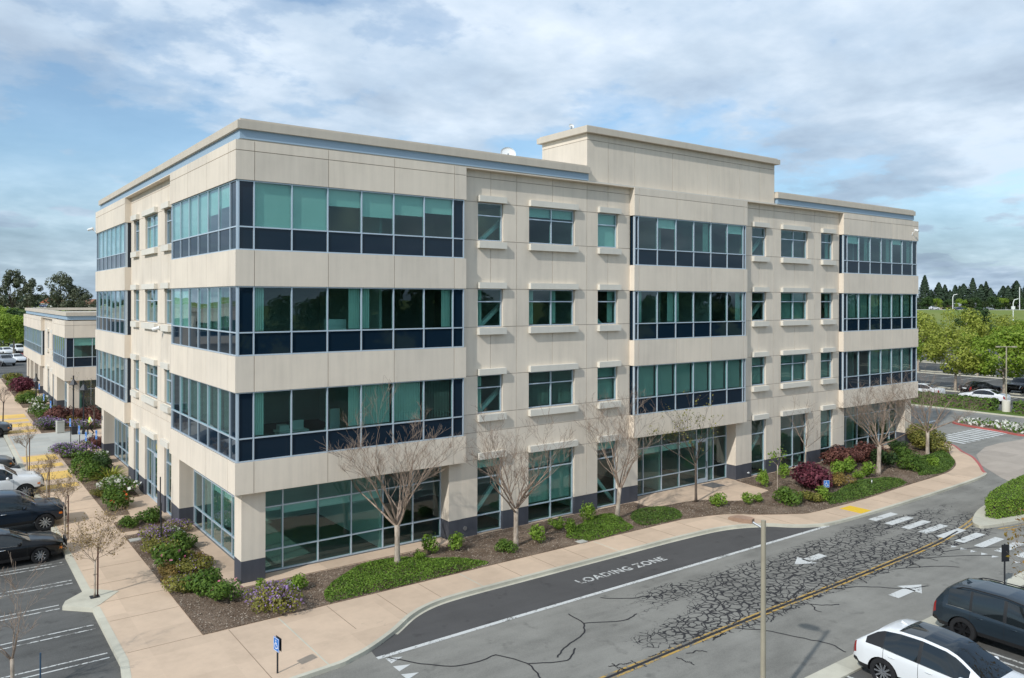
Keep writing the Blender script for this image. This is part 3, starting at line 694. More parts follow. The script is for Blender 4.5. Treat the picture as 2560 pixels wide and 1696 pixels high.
# near kerb and stalls at the lower right
o = MB().box(2, 60, -17.35, -16.72, RZ-.02, RZ+.035).build('near_gutter', M['kerb']); tag(o, kind='structure')
pl = MB()
for x in (12.6, 15.2, 17.8, 20.4, 23.0):
    for d in (-.2, .2): pl.box(x+d-.05, x+d+.05, -23, -17.36, RZ-.018, RZ-.012)
for k in range(5):
    y = 8.9 - 0
for y in (23.5, 20.85, 18.2, 15.55, 12.9, 10.25, 7.60, 4.97, 2.36, -.31, -2.95):
    for d in (-.19, .19):
        if abs(y-2.36) < .1: pl.box(-9.5, -5.6, y+d-.035, y+d+.035, RZ-.018, RZ-.012)
        else: pl.box(-9.5, -4.85, y+d-.035, y+d+.035, RZ-.018, RZ-.012)
pl.box(-7.8, -7.7, 26, 33, RZ-.018, RZ-.012)
o = pl.build('stall_lines', M['wpaint_line']); tag(o, kind='structure')
for (a, b) in (((19.2, -18.0), (20.0, -19.2)), ((20.5, -18.0), (21.4, -19.2))): pass
# concrete drive apron at the right
sheet('drive_apron', [(70, -3.2), (61.6, -3.75), (58.5, -3.4), (55.8, -3.5), (52.0, -4.45), (48.4, -6.3), (45.4, -8.7), (43.6, -10.6), (43.6, -16.7), (70, -16.7)], RZ+.005, M['apron'])
# yellow tactile pads and faded crossing slabs of the walk
boxo('tactile_pad', (29.75, 30.75, -8.25, -7.05, .001, .007), M['ypad'], sw)
for (y0, y1) in ((54.9, 57.6), (52.2, 53.8), (48.9, 51.0), (45.4, 46.9), (31.6, 33.7), (29.0, 30.2), (24.8, 27.2), (22.1, 23.2)):
    boxo('tactile_slab', (-4.35, -2.30, y0, y1, .001, .006), M['ymat'], sw)
for (y0, y1) in ((34.2, 37.4), (37.46, 40.6), (40.66, 44.0)):
    boxo('grey_paving', (-4.40, 1.2 if y0 > 37 else -.9, y0, y1, .001, .005), M['greyconc'], sw)
gx = MB()
for i in range(6):
    for j in range(5): gx.box(-10.2+1.1*i, -10.2+1.1*i+1.07, 34.2+2.0*j, 34.2+2.0*j+1.95, RZ-.02, RZ+.0+.002*((i+j) % 2))
o = gx.build('crossing_pavers', M['greyconc']); tag(o, kind='structure')
# planting beds
beds = {
 'front': smooth_line([(9.9, .30), (9.9, -.16)], 1) + [(0.02, -.10), (-.05, -.06), (-.02, 2.8), (.2, 5.5), (.2, 9.75), (-2.12, 9.75), (-2.12, -3.5), (10.9, -3.5), (21.3, -3.55)] + smooth_line([(21.3, -3.55), (23.83, -4.2), (25.24, -5.3), (26.83, -6.26), (28.01, -6.65), (32.79, -6.75), (38.0, -6.5), (43.07, -6.3), (45.72, -5.75), (47.56, -5.0), (49.64, -3.75), (52.6, -2.0), (54.2, .3), (54.6, 4)], 4)[1:] + [(54.6, 12), (52.9, 12), (52.7, 2.0), (52.4, .2), (30.6, .25), (30.5, -.2), (30.1, -2.46)] + smooth_line([(30.1, -2.46), (28.65, -2.77), (27.9, -3.2), (27.0, -3.1), (25.8, -2.34), (24.9, -1.5), (22.0, -1.15), (21.7, -.3)], 3)[1:] + [(21.7, .25)],
 'door': [(-2.12, 10.45), (.1, 10.35), (.05, 12.4), (-1.75, 12.55), (-2.12, 12.4)],
 'rose': [(-2.12, 13.9), (-1.15, 13.6), (-.95, 17.3), (.05, 17.3), (.1, 21.2), (.1, 33.8), (-2.12, 33.8)],
 'far': [(-2.12, 44.2), (2.5, 44.2), (2.5, 49.6), (.2, 50.2), (.2, 60), (-2.0, 60)],
 'farther': [(-2.0, 62.3), (.2, 62.3), (.2, 97), (-1.85, 97)],
 'planter': [(.0, 34.0), (1.6, 34.0), (1.6, 38.0), (.4, 38.0)],
}
for n_, pts in beds.items():
    mb = MB(); mb.prism(pts, -.02, .022); o = mb.build('mulch_bed', M['mulch']); tag(o, kind='structure')
# concrete walk strip against the building
boxo('building_strip', (-.02, 10.4, -.03, .5, .0225, .03), M['walk'], sw)
# right-hand island with hedge, flower island, verge
isl = smooth_line([(46, -10.4), (41, -10.85), (36.2, -11.35), (33.4, -12.1), (32.5, -12.65), (32.8, -13.1), (36, -13.75), (41, -14.0), (46, -14.2)], 5)
mb = MB(); mb.prism(list(reversed(isl)), RZ-.02, .02); o = mb.build('traffic_island', M['kerb']); tag(o, kind='structure')
fi = smooth_line([(68.6, 3.7), (66.0, 3.4), (64.9, 1.2), (64.4, -.8), (63.6, -3.3), (66, -4.0), (69.0, -1.5), (68.9, 2.0), (68.6, 3.7)], 4)
mb = MB(); mb.prism(list(reversed(fi))[:-1], RZ-.02, .0); o = mb.build('flower_island', M['mulch']); tag(o, kind='structure')
mb = MB(); ribbon(mb, fi[:18], -.06, .10, RZ-.02, .02); mb.build('red_kerb', M['redkerb'], o)
sheet('verge', [(75.2, -10), (78.6, -10), (78.6, 40), (75.6, 40)], RZ+.03, M['verge'])
vk = MB(); ribbon(vk, [(75.0, -10), (75.0, 3), (75.5, 14), (75.5, 40)], -.10, .10, RZ-.02, RZ+.12)
for x in (92.2, 114.6, 135.6, 157): ribbon(vk, [(x, -40), (x, 60)], -.12, .12, RZ-.02, RZ+.12); ribbon(vk, [(x+3.2, -40), (x+3.2, 60)], -.12, .12, RZ-.02, RZ+.12)
o = vk.build('lot_kerbs', M['kerb']); tag(o, kind='structure')
ls = MB()
for x0 in (86.5, 96, 108.5, 118.5, 130):
    for k in range(24): ls.box(x0, x0+5.2, -30+k*2.7-.05, -30+k*2.7+.05, RZ-.018, RZ-.012)
o = ls.build('lot_lines', M['wpaint']); tag(o, kind='structure')
# raised highway on an embankment far behind
def far_pt(depth, right): return Vector((-9.335, -30.213, 0)) + F0*depth + R0*right
mb = MB()
prof = [(470, RZ-.04), (497, 5.0), (520, 5.0), (545, RZ-.04)]
L_ = [far_pt(d, -700) for d, z in prof]; Q_ = [far_pt(d, 900) for d, z in prof]
mb.add([(p.x, p.y, z) for p, (d, z) in zip(L_, prof)] + [(p.x, p.y, z) for p, (d, z) in zip(Q_, prof)], [(0, 4, 5, 1), (2, 6, 7, 3)], 0)
mb.add([(L_[1].x, L_[1].y, 5.0), (Q_[1].x, Q_[1].y, 5.0), (Q_[2].x, Q_[2].y, 5.0), (L_[2].x, L_[2].y, 5.0)], [(0, 1, 2, 3)], 1)
o = mb.build('highway_embankment', [M['field'], M['greyconc']]); tag(o, kind='structure')
# ---------------------------------------------------------------- second, two-storey building behind
B2 = empty('low_office_building', (0.3, 50.6, 0), label='two-storey beige office building standing behind the taller one at the left', cat='building')
F2, L2 = Face('front', 0, 0), Face('left', 0, 0)
bay(F2, B2, 0, 10.4, [.73, 3.78, 6.83, 9.90], mm(.73), 2, ['4433..'])
bay(L2, B2, 0, 9.2, [.9, 4.0, 7.0], mm(.9, 6), 2, ['......'])
bay(L2, B2, 19.5, 40, [20.5, 24.5, 28.5, 32.5, 36.5], mm(20.2, 13), 2, ['..............'], start='wall', end='corner')
wallzone(L2, B2, 9.2, 19.5, [(11.0, 12.4), (15.2, 16.6)], [13.8], 2, ['..', '..'], 9.10)
ground_bay(L2, B2, 1.3, 8.6, [2.8, 4.3, 5.8, 7.3]); pier(L2, B2, 8.65, 9.2); pier(L2, B2, .36, 1.28)
pier(F2, B2, 3.9, 5.6, 1.1); ground_bay(F2, B2, 1.33, 3.85, [2.3]); ground_bay(F2, B2, 5.62, 12.0, [7, 8.5, 10])
for s in (19.5, 24.5, 30.0, 35.0, 38.6): pier(L2, B2, s, s+1.2, 1.2)
z_ = 9.13
boxo('cornice', F2.b(.1, 14, .1, .6, z_+.36, z_+.70), M['cornice'], B2); boxo('fascia_band', F2.b(.22, 14, .22, .6, z_, z_+.36), M['blue'], B2)
boxo('cornice', L2.b(.602, 39.4, .1, .6, z_+.36, z_+.70), M['cornice'], B2); boxo('fascia_band', L2.b(.602, 39.3, .22, .6, z_, z_+.36), M['blue'], B2)
boxo('cornice', (.602, 14, 38.9, 39.4, z_+.36, z_+.70), M['cornice'], B2); boxo('cornice', (13.5, 14, .602, 38.898, z_+.36, z_+.70), M['cornice'], B2)
boxo('roof', (.602, 13.8, .602, 39.2, 8.8, 9.35), M['cornice'], B2)
boxo('parapet_ledge', F2.b(.03, 10.3, .031, .6, 8.99, 9.03), M['panel'], B2); boxo('parapet_ledge', L2.b(.602, 39.9, .031, .6, 8.99, 9.03), M['panel'], B2)
boxo('wall_core', (1.6, 13.9, 1.6, 39, 0, 8.8), M['carpet'], B2)
boxo('rear_wall', (13.4, 13.95, .6, 39.3, 0, 9.2), M['panel'], B2)
un = MB(); un.lathe([(0, .0), (.35, .0), (.35, .05), (0, .06)], 4, axis='y', c=(4.2, 6, 10.3)); un.build('antenna_panel', M['white'], B2); MB().tube([(4.2, 6.1, 9.3), (4.2, 6.1, 10.3)], .05, 6).build('antenna_mast', M['steel'], B2)
# a third building across the left lot: it only shows in the left windows
B3 = empty('far_office_building', (-62, 104, 0), label='beige two-storey building across the left lot, seen only as a reflection', cat='building')
F3 = Face('front', 0, 0)
for k in range(4):
    s_ = k*13.0
    bay(F3, B3, s_, s_+10.4, [s_+.73, s_+3.78, s_+6.83, s_+9.90], mm(s_+.73), 2, ['......'], start='wall')
    boxo('wall', F3.b(s_+10.4, s_+13.0, .36, .6, 0, 9.1), M['panel'], B3)
boxo('wall', F3.b(0, 52, 1.2, 1.5, 0, 9.1), M['panel'], B3); boxo('cornice', F3.b(0, 52, .1, .8, 9.1, 9.8), M['cornice'], B3); boxo('rear_wall', F3.b(0, 52, 14, 14.3, 0, 9.4), M['panel'], B3)
# ---------------------------------------------------------------- vegetation
def leafmat(name, cols, rough=0.6, trans=0.25):
    m_ = bpy.data.materials.new(name); m_.use_nodes = True; t = m_.node_tree; t.nodes.clear()
    g = N(t, 'ShaderNodeNewGeometry'); n = len(cols)
    c = ramp(t, g.outputs['Random Per Island'], [(i/(n-1) if n > 1 else 0, cl) for i, cl in enumerate(cols)])
    c = mixc(t, ramp(t, noise(t, g.outputs['Position'], 1.3, 1, 0.5), [(0.35, 0.0), (0.65, 0.35)]), c, vary(cols[-1], 1.15))
    d = N(t, 'ShaderNodeBsdfPrincipled'); t.links.new(c, d.inputs['Base Color']); d.inputs['Roughness'].default_value = rough; d.inputs['Specular IOR Level'].default_value = 0.25
    tr = N(t, 'ShaderNodeBsdfTranslucent'); t.links.new(c, tr.inputs[0])
    mx = N(t, 'ShaderNodeMixShader'); mx.inputs[0].default_value = trans; t.links.new(d.outputs[0], mx.inputs[1]); t.links.new(tr.outputs[0], mx.inputs[2])
    o = N(t, 'ShaderNodeOutputMaterial'); t.links.new(mx.outputs[0], o.inputs[0]); return m_
G_ = {
 'bright': leafmat('leaf_bright', [(0.075, 0.150, 0.015), (0.163, 0.275, 0.031), (0.250, 0.362, 0.050)]),
 'mid': leafmat('leaf_mid', [(0.037, 0.088, 0.015), (0.088, 0.156, 0.025), (0.150, 0.237, 0.037)]),
 'dark': leafmat('leaf_dark', [(0.020, 0.044, 0.015), (0.044, 0.088, 0.025), (0.075, 0.125, 0.037)]),
 'cover': leafmat('leaf_cover', [(0.050, 0.106, 0.015), (0.106, 0.188, 0.022), (0.175, 0.275, 0.037)], trans=0.15),
 'coverd': leafmat('leaf_cover_dark', [(0.035, 0.075, 0.018), (0.075, 0.138, 0.025), (0.138, 0.213, 0.037)], trans=0.15),
 'olive': leafmat('leaf_olive', [(0.100, 0.112, 0.025), (0.188, 0.200, 0.044), (0.312, 0.275, 0.062)]),
 'rust': leafmat('leaf_rust', [(0.138, 0.112, 0.037), (0.250, 0.188, 0.050), (0.350, 0.213, 0.062)]),
 'burg': leafmat('leaf_burgundy', [(0.035, 0.008, 0.014), (0.10, 0.022, 0.036), (0.22, 0.06, 0.08)]),
 'maroon': leafmat('leaf_maroon', [(0.05, 0.018, 0.016), (0.15, 0.055, 0.045), (0.26, 0.12, 0.09)]),
 'purple': leafmat('flower_purple', [(0.20, 0.11, 0.28), (0.35, 0.22, 0.47), (0.50, 0.34, 0.60)], trans=0.3),
 'whitef': leafmat('flower_white', [(0.72, 0.70, 0.60), (0.85, 0.84, 0.78)], trans=0.3),
 'pinkf': leafmat('flower_pink', [(0.65, 0.12, 0.25), (0.80, 0.30, 0.40)], trans=0.3),
 'redf': leafmat('flower_red', [(0.60, 0.06, 0.03), (0.75, 0.15, 0.04)], trans=0.3),
 'tanleaf': leafmat('leaf_tan', [(0.20, 0.13, 0.05), (0.32, 0.22, 0.09), (0.40, 0.29, 0.13)]),
 'maple': leafmat('leaf_maple', [(0.18, 0.14, 0.02), (0.34, 0.24, 0.04), (0.40, 0.20, 0.05)], trans=0.4),
 'lime': leafmat('leaf_lime', [(0.16, 0.19, 0.03), (0.33, 0.36, 0.06), (0.46, 0.44, 0.10)]),
 'spring': leafmat('leaf_spring', [(0.10, 0.18, 0.014), (0.20, 0.31, 0.03), (0.31, 0.39, 0.06)], trans=0.35),
 'spring2': leafmat('leaf_spring_gold', [(0.15, 0.20, 0.02), (0.29, 0.34, 0.05), (0.41, 0.43, 0.09)], trans=0.35),
 'conif': leafmat('leaf_conifer', [(0.018, 0.034, 0.020), (0.034, 0.058, 0.032), (0.055, 0.085, 0.045)], trans=0.05),
 'euc': leafmat('leaf_eucalyptus', [(0.05, 0.062, 0.038), (0.09, 0.105, 0.062), (0.15, 0.16, 0.10)], trans=0.1),
 'shade': leafmat('leaf_evergreen', [(0.014, 0.028, 0.010), (0.03, 0.055, 0.016), (0.06, 0.085, 0.025)], trans=0.1),
}
def f_bark(a, b2, sc=8):
    def fn(t, b):
        p = pos(t); k = noise(t, scaled(t, p, (1, 1, .35)), sc, 5, 0.7); t.links.new(ramp(t, k, [(0.35, a), (0.65, b2)]), b.inputs['Base Color']); bumpy(t, b, k, 0.4, 0.02)
    return fn
M['bark'] = mat('pale_bark', (0.33, 0.27, 0.21), 0.9, spec=0.15, fn=f_bark((0.28, 0.22, 0.17), (0.54, 0.46, 0.37)))
M['twig'] = mat('twig_bark', (0.24, 0.17, 0.125), 0.9, spec=0.15, fn=f_bark((0.20, 0.145, 0.11), (0.40, 0.31, 0.24)))
M['darkbark'] = mat('dark_bark', (0.10, 0.078, 0.06), 0.9, spec=0.15, fn=f_bark((0.06, 0.045, 0.035), (0.16, 0.125, 0.10)))
M['stake'] = mat('wood_stake', (0.12, 0.06, 0.045), 0.9, spec=0.15)

def quads_mesh(name, C_, size, rng, mats, mi=None, up=0.35, aspect=0.6, normals=None):
    """N leaf-sized diamonds at centres C_"""
    n = len(C_); C_ = np.asarray(C_, float)
    nrm = rng.normal(size=(n, 3)); nrm[:, 2] += up*2
    if normals is not None: nrm = nrm*0.55 + normals*1.3
    nrm /= np.linalg.norm(nrm, axis=1, keepdims=True) + 1e-9
    a = np.cross(nrm, rng.normal(size=(n, 3))); a /= np.linalg.norm(a, axis=1, keepdims=True) + 1e-9
    b = np.cross(nrm, a); s = (size*(0.6+0.8*rng.random((n, 1))))
    V = np.empty((n, 4, 3)); V[:, 0] = C_-a*s; V[:, 1] = C_-b*s*aspect + nrm*s*.12; V[:, 2] = C_+a*s; V[:, 3] = C_+b*s*aspect + nrm*s*.12
    me = bpy.data.meshes.new(name); me.vertices.add(4*n); me.vertices.foreach_set('co', V.reshape(-1))
    me.loops.add(4*n); me.loops.foreach_set('vertex_index', np.arange(4*n, dtype=np.int32))
    me.polygons.add(n); me.polygons.foreach_set('loop_start', np.arange(0, 4*n, 4, dtype=np.int32)); me.polygons.foreach_set('loop_total', np.full(n, 4, dtype=np.int32))
    for m_ in (mats if isinstance(mats, (list, tuple)) else [mats]): me.materials.append(m_)
    if mi is not None: me.polygons.foreach_set('material_index', np.asarray(mi, dtype=np.int32))
    me.update(calc_edges=True); return me
def obj_from(name, me, parent=None, loc=(0, 0, 0), rz=0, sc=1):
    o = bpy.data.objects.new(name, me); COL.objects.link(o); o.location = loc; o.rotation_euler = (0, 0, rz); o.scale = (sc, sc, sc) if isinstance(sc, (int, float)) else sc
    if parent is not None: o.parent = parent
    return o
def blob_points(rng, n, lobes):
    """points through lumpy volume: lobes = [(cx,cy,cz,rx,ry,rz)], denser towards the skin"""
    L = np.array(lobes, float); w = (L[:, 3]*L[:, 4]*L[:, 5])**(2/3); w /= w.sum(); k = rng.choice(len(L), n, p=w)
    d = rng.normal(size=(n, 3)); d /= np.linalg.norm(d, axis=1, keepdims=True); r = rng.random((n, 1))**0.33; r = 0.45+0.58*r
    P_ = L[k, :3] + d*r*L[k, 3:]; nz = d/ L[k, 3:]; nz /= np.linalg.norm(nz, axis=1, keepdims=True); return P_, nz
def shrub_lobes(rng, r, h, n=7):
    out = []
    for i in range(n):
        a = rng.random()*2*PI; q = rng.random()**.5*r*.62; rr = r*(.38+.3*rng.random())
        out.append((q*math.cos(a), q*math.sin(a), h*(.32+.38*rng.random()), rr, rr, h*(.26+.16*rng.random())))
    return out
def shrub_mesh(seed, r, h, n, size, mats, lobes=7, flower=None, fn=0, fsize=.03, ftop=True, up=0.35):
    rng = np.random.default_rng(seed); lb = shrub_lobes(rng, r, h, lobes); P_, nz = blob_points(rng, n, lb); P_[:, 2] = np.maximum(P_[:, 2], .02)
    fol = quads_mesh('foliage', P_, size, rng, mats, normals=nz, up=up); fl = None
    if flower:
        Q, nq = blob_points(rng, fn*3, lb); keep = (Q[:, 2] > h*.35) if ftop else (Q[:, 2] > .05); Q = (Q+nq*.02)[keep][:fn]
        fl = quads_mesh('blossom', Q, fsize, rng, G_[flower], up=0.6, aspect=.9)
    return fol, fl
SH = {}
def shrub_proto(key, *a, **k):
    if key not in SH: SH[key] = shrub_mesh(*a, **k)
    return SH[key]
def put_shrub(key, x, y, label, sc=1.0, name='shrub', cat='shrub', group=None, rz=None, z=.02):
    fol, fl = SH[key]; root = empty(name, (x, y, z), rz if rz is not None else (x*7.3+y*3.1) % 6.28, label=label, cat=cat, group=group)
    root.scale = (sc, sc, sc) if isinstance(sc, (int, float)) else sc
    obj_from('foliage', fol, root)
    if fl: obj_from('blossom', fl, root)
    return root
shrub_proto('g1', 11, .42, .85, 650, .055, G_['bright'], lobes=8); shrub_proto('g2', 12, .45, .70, 650, .055, G_['bright'], lobes=6); shrub_proto('g3', 13, .40, .95, 600, .055, [G_['bright']], lobes=9)
shrub_proto('m1', 21, .65, .75, 1500, .05, G_['mid']); shrub_proto('m2', 22, .7, .6, 1500, .045, G_['olive']); shrub_proto('d1', 23, .7, .9, 1500, .055, G_['dark'])
shrub_proto('pur', 31, .85, .75, 1500, .05, G_['olive'], flower='purple', fn=1000, fsize=.028, lobes=10)
shrub_proto('pur2', 32, 1.1, .8, 1800, .055, G_['mid'], flower='purple', fn=1900, fsize=.034, lobes=12)
shrub_proto('yel', 33, .6, .55, 1200, .045, [G_['rust']], lobes=7)
shrub_proto('olv', 34, .8, .6, 1500, .045, G_['olive'], flower='purple', fn=160, fsize=.02)
shrub_proto('ros', 35, .6, .75, 1300, .05, G_['mid'], flower='pinkf', fn=14, fsize=.07)
shrub_proto('wro', 36, .95, .95, 1600, .055, G_['mid'], flower='whitef', fn=130, fsize=.085)
shrub_proto('rro', 37, .75, .95, 1800, .055, G_['mid'], flower='redf', fn=14, fsize=.07)
shrub_proto('bur', 38, 1.15, 1.25, 3200, .07, G_['burg'], lobes=12); shrub_proto('mar', 39, 1.2, 1.2, 3000, .07, G_['maroon'], lobes=12)
shrub_proto('gold', 40, 1.3, 1.4, 3000, .07, [G_['olive']], lobes=10); shrub_proto('dry', 41, .7, .55, 900, .05, G_['rust'], lobes=7)
SB = 'planting in the front bed'
FS = [ # small bright green shrubs along the front bed
 ('g2', 1.9, -1.5, .85, 'bright green shrub close to the corner column'), ('g1', .75, -.75, .55, 'tiny green shrub at the foot of the corner column'),
 ('g3', 8.1, -.85, .95, 'upright green shrub behind the right end of the large groundcover patch'), ('g2', 7.4, -1.2, .6, 'low green shrub just right of the first bare tree'),
 ('g1', 9.35, -1.1, .95, 'rounded green shrub in front of the first grey-based pier'), ('m1', 11.05, -2.45, .75, 'low dark green shrub left of the second bare tree trunk'),
 ('g1', 12.85, -2.35, 1.0, 'green shrub just right of the second bare tree trunk'), ('g2', 14.95, -1.3, .85, 'small green shrub against the wall between second and third bare trees'),
 ('g1', 15.1, -2.1, .85, 'yellow-green shrub at the left edge of the middle groundcover'), ('g3', 17.2, -1.05, 1.0, 'upright green shrub behind the middle groundcover, left of third bare tree'),
 ('g2', 24.8, -3.0, 1.05, 'bushy green shrub in front of the entrance paving'), ('g1', 26.3, -3.7, .8, 'left one of the two small green shrubs below the entrance paving'), ('g2', 27.2, -3.75, .7, 'right one of the two small green shrubs below the entrance paving'),
 ('g3', 30.6, -1.6, 1.05, 'upright green shrub beside the right end of the entrance paving'), ('m1', 28.3, -4.9, 1.25, 'round green bush near the kerb ramp'), ('m2', 29.8, -5.4, 1.0, 'low olive shrub right of the round green bush'), ('g1', 30.4, -5.7, 1.0, 'bright green shrub below the blue accessible sign'),
 ('g3', 33.6, -1.0, .95, 'green shrub by the wall left of the slim bare tree'), ('g1', 36.7, -2.8, 1.2, 'left bright shrub of the group below the maroon bushes'), ('g2', 37.9, -2.6, 1.2, 'middle bright shrub of the group below the maroon bushes'), ('g3', 39.0, -2.3, 1.0, 'right bright shrub of the group below the maroon bushes'),
 ('g1', 37.9, -4.1, 1.2, 'bright shrub just left of the large right bare tree'), ('g2', 36.9, -4.0, .8, 'small low shrub left of the large right bare tree'), ('g3', 39.9, -.4, .9, 'tall green shrub against the wall right of the slim bare tree'), ('d1', 42.0, -3.0, 1.25, 'dark green shrub right of the large right bare tree'),
 ('m1', 42.3, -4.6, 1.3, 'broad green shrub beyond the large right bare tree'), ('g1', 44.0, -5.2, 1.0, 'small green shrub near the pavement bend at right'), ('m1', 44.6, -3.0, 1.4, 'medium green bush amid the far right groundcover'), ('d1', 48.0, -.8, 1.0, 'dark shrub by the last ground-floor windows'), ('m2', 45.0, -1.0, 1.2, 'olive shrub against the right wing glazing'),
]
for k, x, y, s, lb in FS: put_shrub(k, x, y, lb, s, group=SB)
put_shrub('bur', 32.3, -3.9, 'large burgundy-leaved bush beside the blue accessible sign', 1.25); put_shrub('mar', 39.6, -1.3, 'left maroon-leaved bush under the right wing windows', 1.1); put_shrub('mar', 42.4, -1.6, 'right maroon-leaved bush under the right wing windows', 1.1)
put_shrub('dry', 34.6, -4.2, 'dry reddish ornamental grass clump right of the burgundy bush', 1.3, name='ornamental_grass', cat='grass clump'); put_shrub('dry', 44.6, -.4, 'dry tan shrub in front of the right wing glazing', 1.3)
put_shrub('gold', 52.6, -.2, 'golden-green bush at the far right corner of the building', 1.2); put_shrub('gold', 49.9, -2.0, 'golden-green bush right of the last bare tree', 1.1); put_shrub('gold', 53.4, 2.4, 'tall olive bush beyond the far right corner', 1.25)
# left bed
LS = [('pur', .5, -2.75, 1.15, 'purple flowering shrub at the front corner of the bed'), ('ros', -.75, -.95, 1.0, 'green rose bush with pink blooms near the bed corner'), ('m1', -1.05, .35, 1.15, 'dense green mound behind the pink rose bush'), ('olv', -1.55, 1.3, 1.0, 'olive shrub with faint mauve flowers left of the green mound'),
 ('yel', -1.8, 1.9, .8, 'low yellowish shrub at the walk edge'), ('olv', -.75, 2.6, 1.05, 'olive shrub with mauve flowers beside the corner column'), ('yel', -.35, 3.7, .9, 'yellow-green shrub beside the ground-floor glass'), ('m2', -.75, 4.3, .8, 'small olive shrub behind the yellow-green one'),
 ('ros', -1.35, 4.0, 1.25, 'large green rose bush with pink blooms in the left bed'), ('yel', -1.75, 3.0, .95, 'reddish low shrub on the pavement side of the left bed'), ('olv', -1.35, 5.9, 1.1, 'brownish shrub with purple specks in the left bed'), ('m1', -.45, 6.2, 1.0, 'green shrub near the glass in the left bed'), ('wro', -.5, 8.2, .6, 'green shrub with a few white roses in the left bed'),
 ('pur', -1.0, 7.9, 1.0, 'purple flowering shrub beside the white utility lid'), ('pur', .0, 8.9, .8, 'small purple flowering shrub against the pier'),
 ('m1', -1.65, 11.2, .75, 'small green shrub at the left door path'), ('m1', -.6, 11.5, 1.0, 'green shrub left of the glass side door'),
 ('rro', -1.45, 15.2, 1.15, 'rose bush with red and orange blooms'), ('wro', -.75, 18.6, 1.25, 'large white-flowering rose bush by the side door'), ('m2', -1.75, 18.3, .8, 'small yellow-green shrub left of the white roses'),
 ('m1', -1.45, 23.2, 1.35, 'broad green shrub left of the yellow arching plant'), ('m1', -1.6, 25.6, 1.35, 'green shrub beside the yellow paving slabs'), ('m1', -1.2, 28.0, 1.3, 'green shrub with white blossoms beyond the arching plant'), ('wro', -.4, 28.6, .9, 'white rose bush under the far bay'), ('pur2', -1.35, 31.9, 1.25, 'purple flower mass left of the far corner pier'), ('mar', .2, 34.6, .72, 'maroon bush at the far corner of the tall building'), ('mar', 1.4, 34.9, .68, 'second maroon bush hard against the far corner pier'), ('d1', -.4, 26.0, 1.0, 'dark green shrub behind the arching plant'),
 ('pur2', -1.3, 46.2, 1.25, 'purple flower mass behind the waste bin'), ('pur2', 1.2, 44.6, 1.0, 'purple flowers behind the walking person'), ('mar', -.2, 48.6, 1.3, 'maroon bush behind the waste bin'), ('dry', .7, 47.8, 1.6, 'rust-coloured shrub right of the maroon bush'), ('mar', 1.9, 48.2, 1.2, 'maroon bush behind the second dark lamp post'),
 ('wro', -1.0, 55.2, 1.3, 'white-flowering shrub on the far side of the crossing'), ('m1', -.6, 52.6, 1.6, 'green shrub in front of the low building corner'), ('m1', -1.3, 66.0, 1.7, 'broad green shrub along the low building'), ('wro', -.6, 63.5, 1.2, 'white roses halfway along the low building'), ('m2', -1.0, 70.5, 1.6, 'olive shrub halfway along the low building'), ('bur', -.9, 77.5, 1.6, 'dark purple-leaved bush along the low building'), ('m1', -.9, 84.0, 1.8, 'green shrub near the far end of the low building'), ('m2', -.8, 91.5, 2.2, 'farthest olive shrub beyond the low building piers')]
for k, x, y, s, lb in LS: put_shrub(k, x, y, lb, s*(1.04 if y < 10 else 1.0), group='planting in the left beds')
# arching strap-leaved plant
rng = np.random.default_rng(77); mb = MB()
for i in range(150):
    a = rng.random()*2*PI; L = .8+.7*rng.random(); e = .5+.85*rng.random(); p = Vector((.12*math.cos(a), .12*math.sin(a), 0)); pts = []
    for s in range(6): t = s/5; pts.append(p + Vector((math.cos(a)*L*t*math.cos(e), math.sin(a)*L*t*math.cos(e), L*t*math.sin(e) - .45*L*t*t)))
    sd = Vector((-math.sin(a), math.cos(a), 0)); vs = []
    for s, q in enumerate(pts): w = .028*(1-(s/5)**2)+.003; vs += [q-sd*w, q+sd*w]
    mb.add(vs, [(2*s, 2*s+1, 2*s+3, 2*s+2) for s in range(5)])
o = mb.build('strap_leaf_plant', G_['lime']); o.location = (-.6, 22.4, .02); o.scale = (1.25, 1.25, 1.2); tag(o, 'big yellow-green plant with arching strap leaves in the left bed', 'plant')
# groundcover patches: uncountable leaves, one object each
def in_poly(x, y, poly):
    c = np.zeros(len(x), bool); n = len(poly); j = n-1
    for i in range(n):
        xi, yi = poly[i]; xj, yj = poly[j]; k = ((yi > y) != (yj > y)) & (x < (xj-xi)*(y-yi)/((yj-yi)+1e-12)+xi); c ^= k; j = i
    return c
def cover(poly, h, dens, size, m, label, seed):
    rng = np.random.default_rng(seed); P_ = np.array(poly); a, b = P_.min(0), P_.max(0); n = int(dens*(b-a).prod()); x = rng.uniform(a[0], b[0], n); y = rng.uniform(a[1], b[1], n)
    k = in_poly(x, y, poly); x, y = x[k], y[k]
    # distance to the edge rounds the patch off
    d = np.full(len(x), 9.0)
    for i in range(len(poly)):
        p, q = np.array(poly[i]), np.array(poly[(i+1) % len(poly)]); v = q-p; t = np.clip(((x-p[0])*v[0]+(y-p[1])*v[1])/(v@v+1e-9), 0, 1); d = np.minimum(d, np.hypot(x-p[0]-t*v[0], y-p[1]-t*v[1]))
    top = h*np.clip(d/.30, .12, 1)**.6*(.82+.25*np.sin(x*2.1+1)*np.sin(y*2.6)); z = .02 + top*(.45+.55*rng.random(len(x)))
    me = quads_mesh('groundcover', np.stack([x, y, z], 1), size, rng, m, up=.6); o = obj_from('groundcover', me); tag(o, kind='stuff', label=label, cat='groundcover'); return o
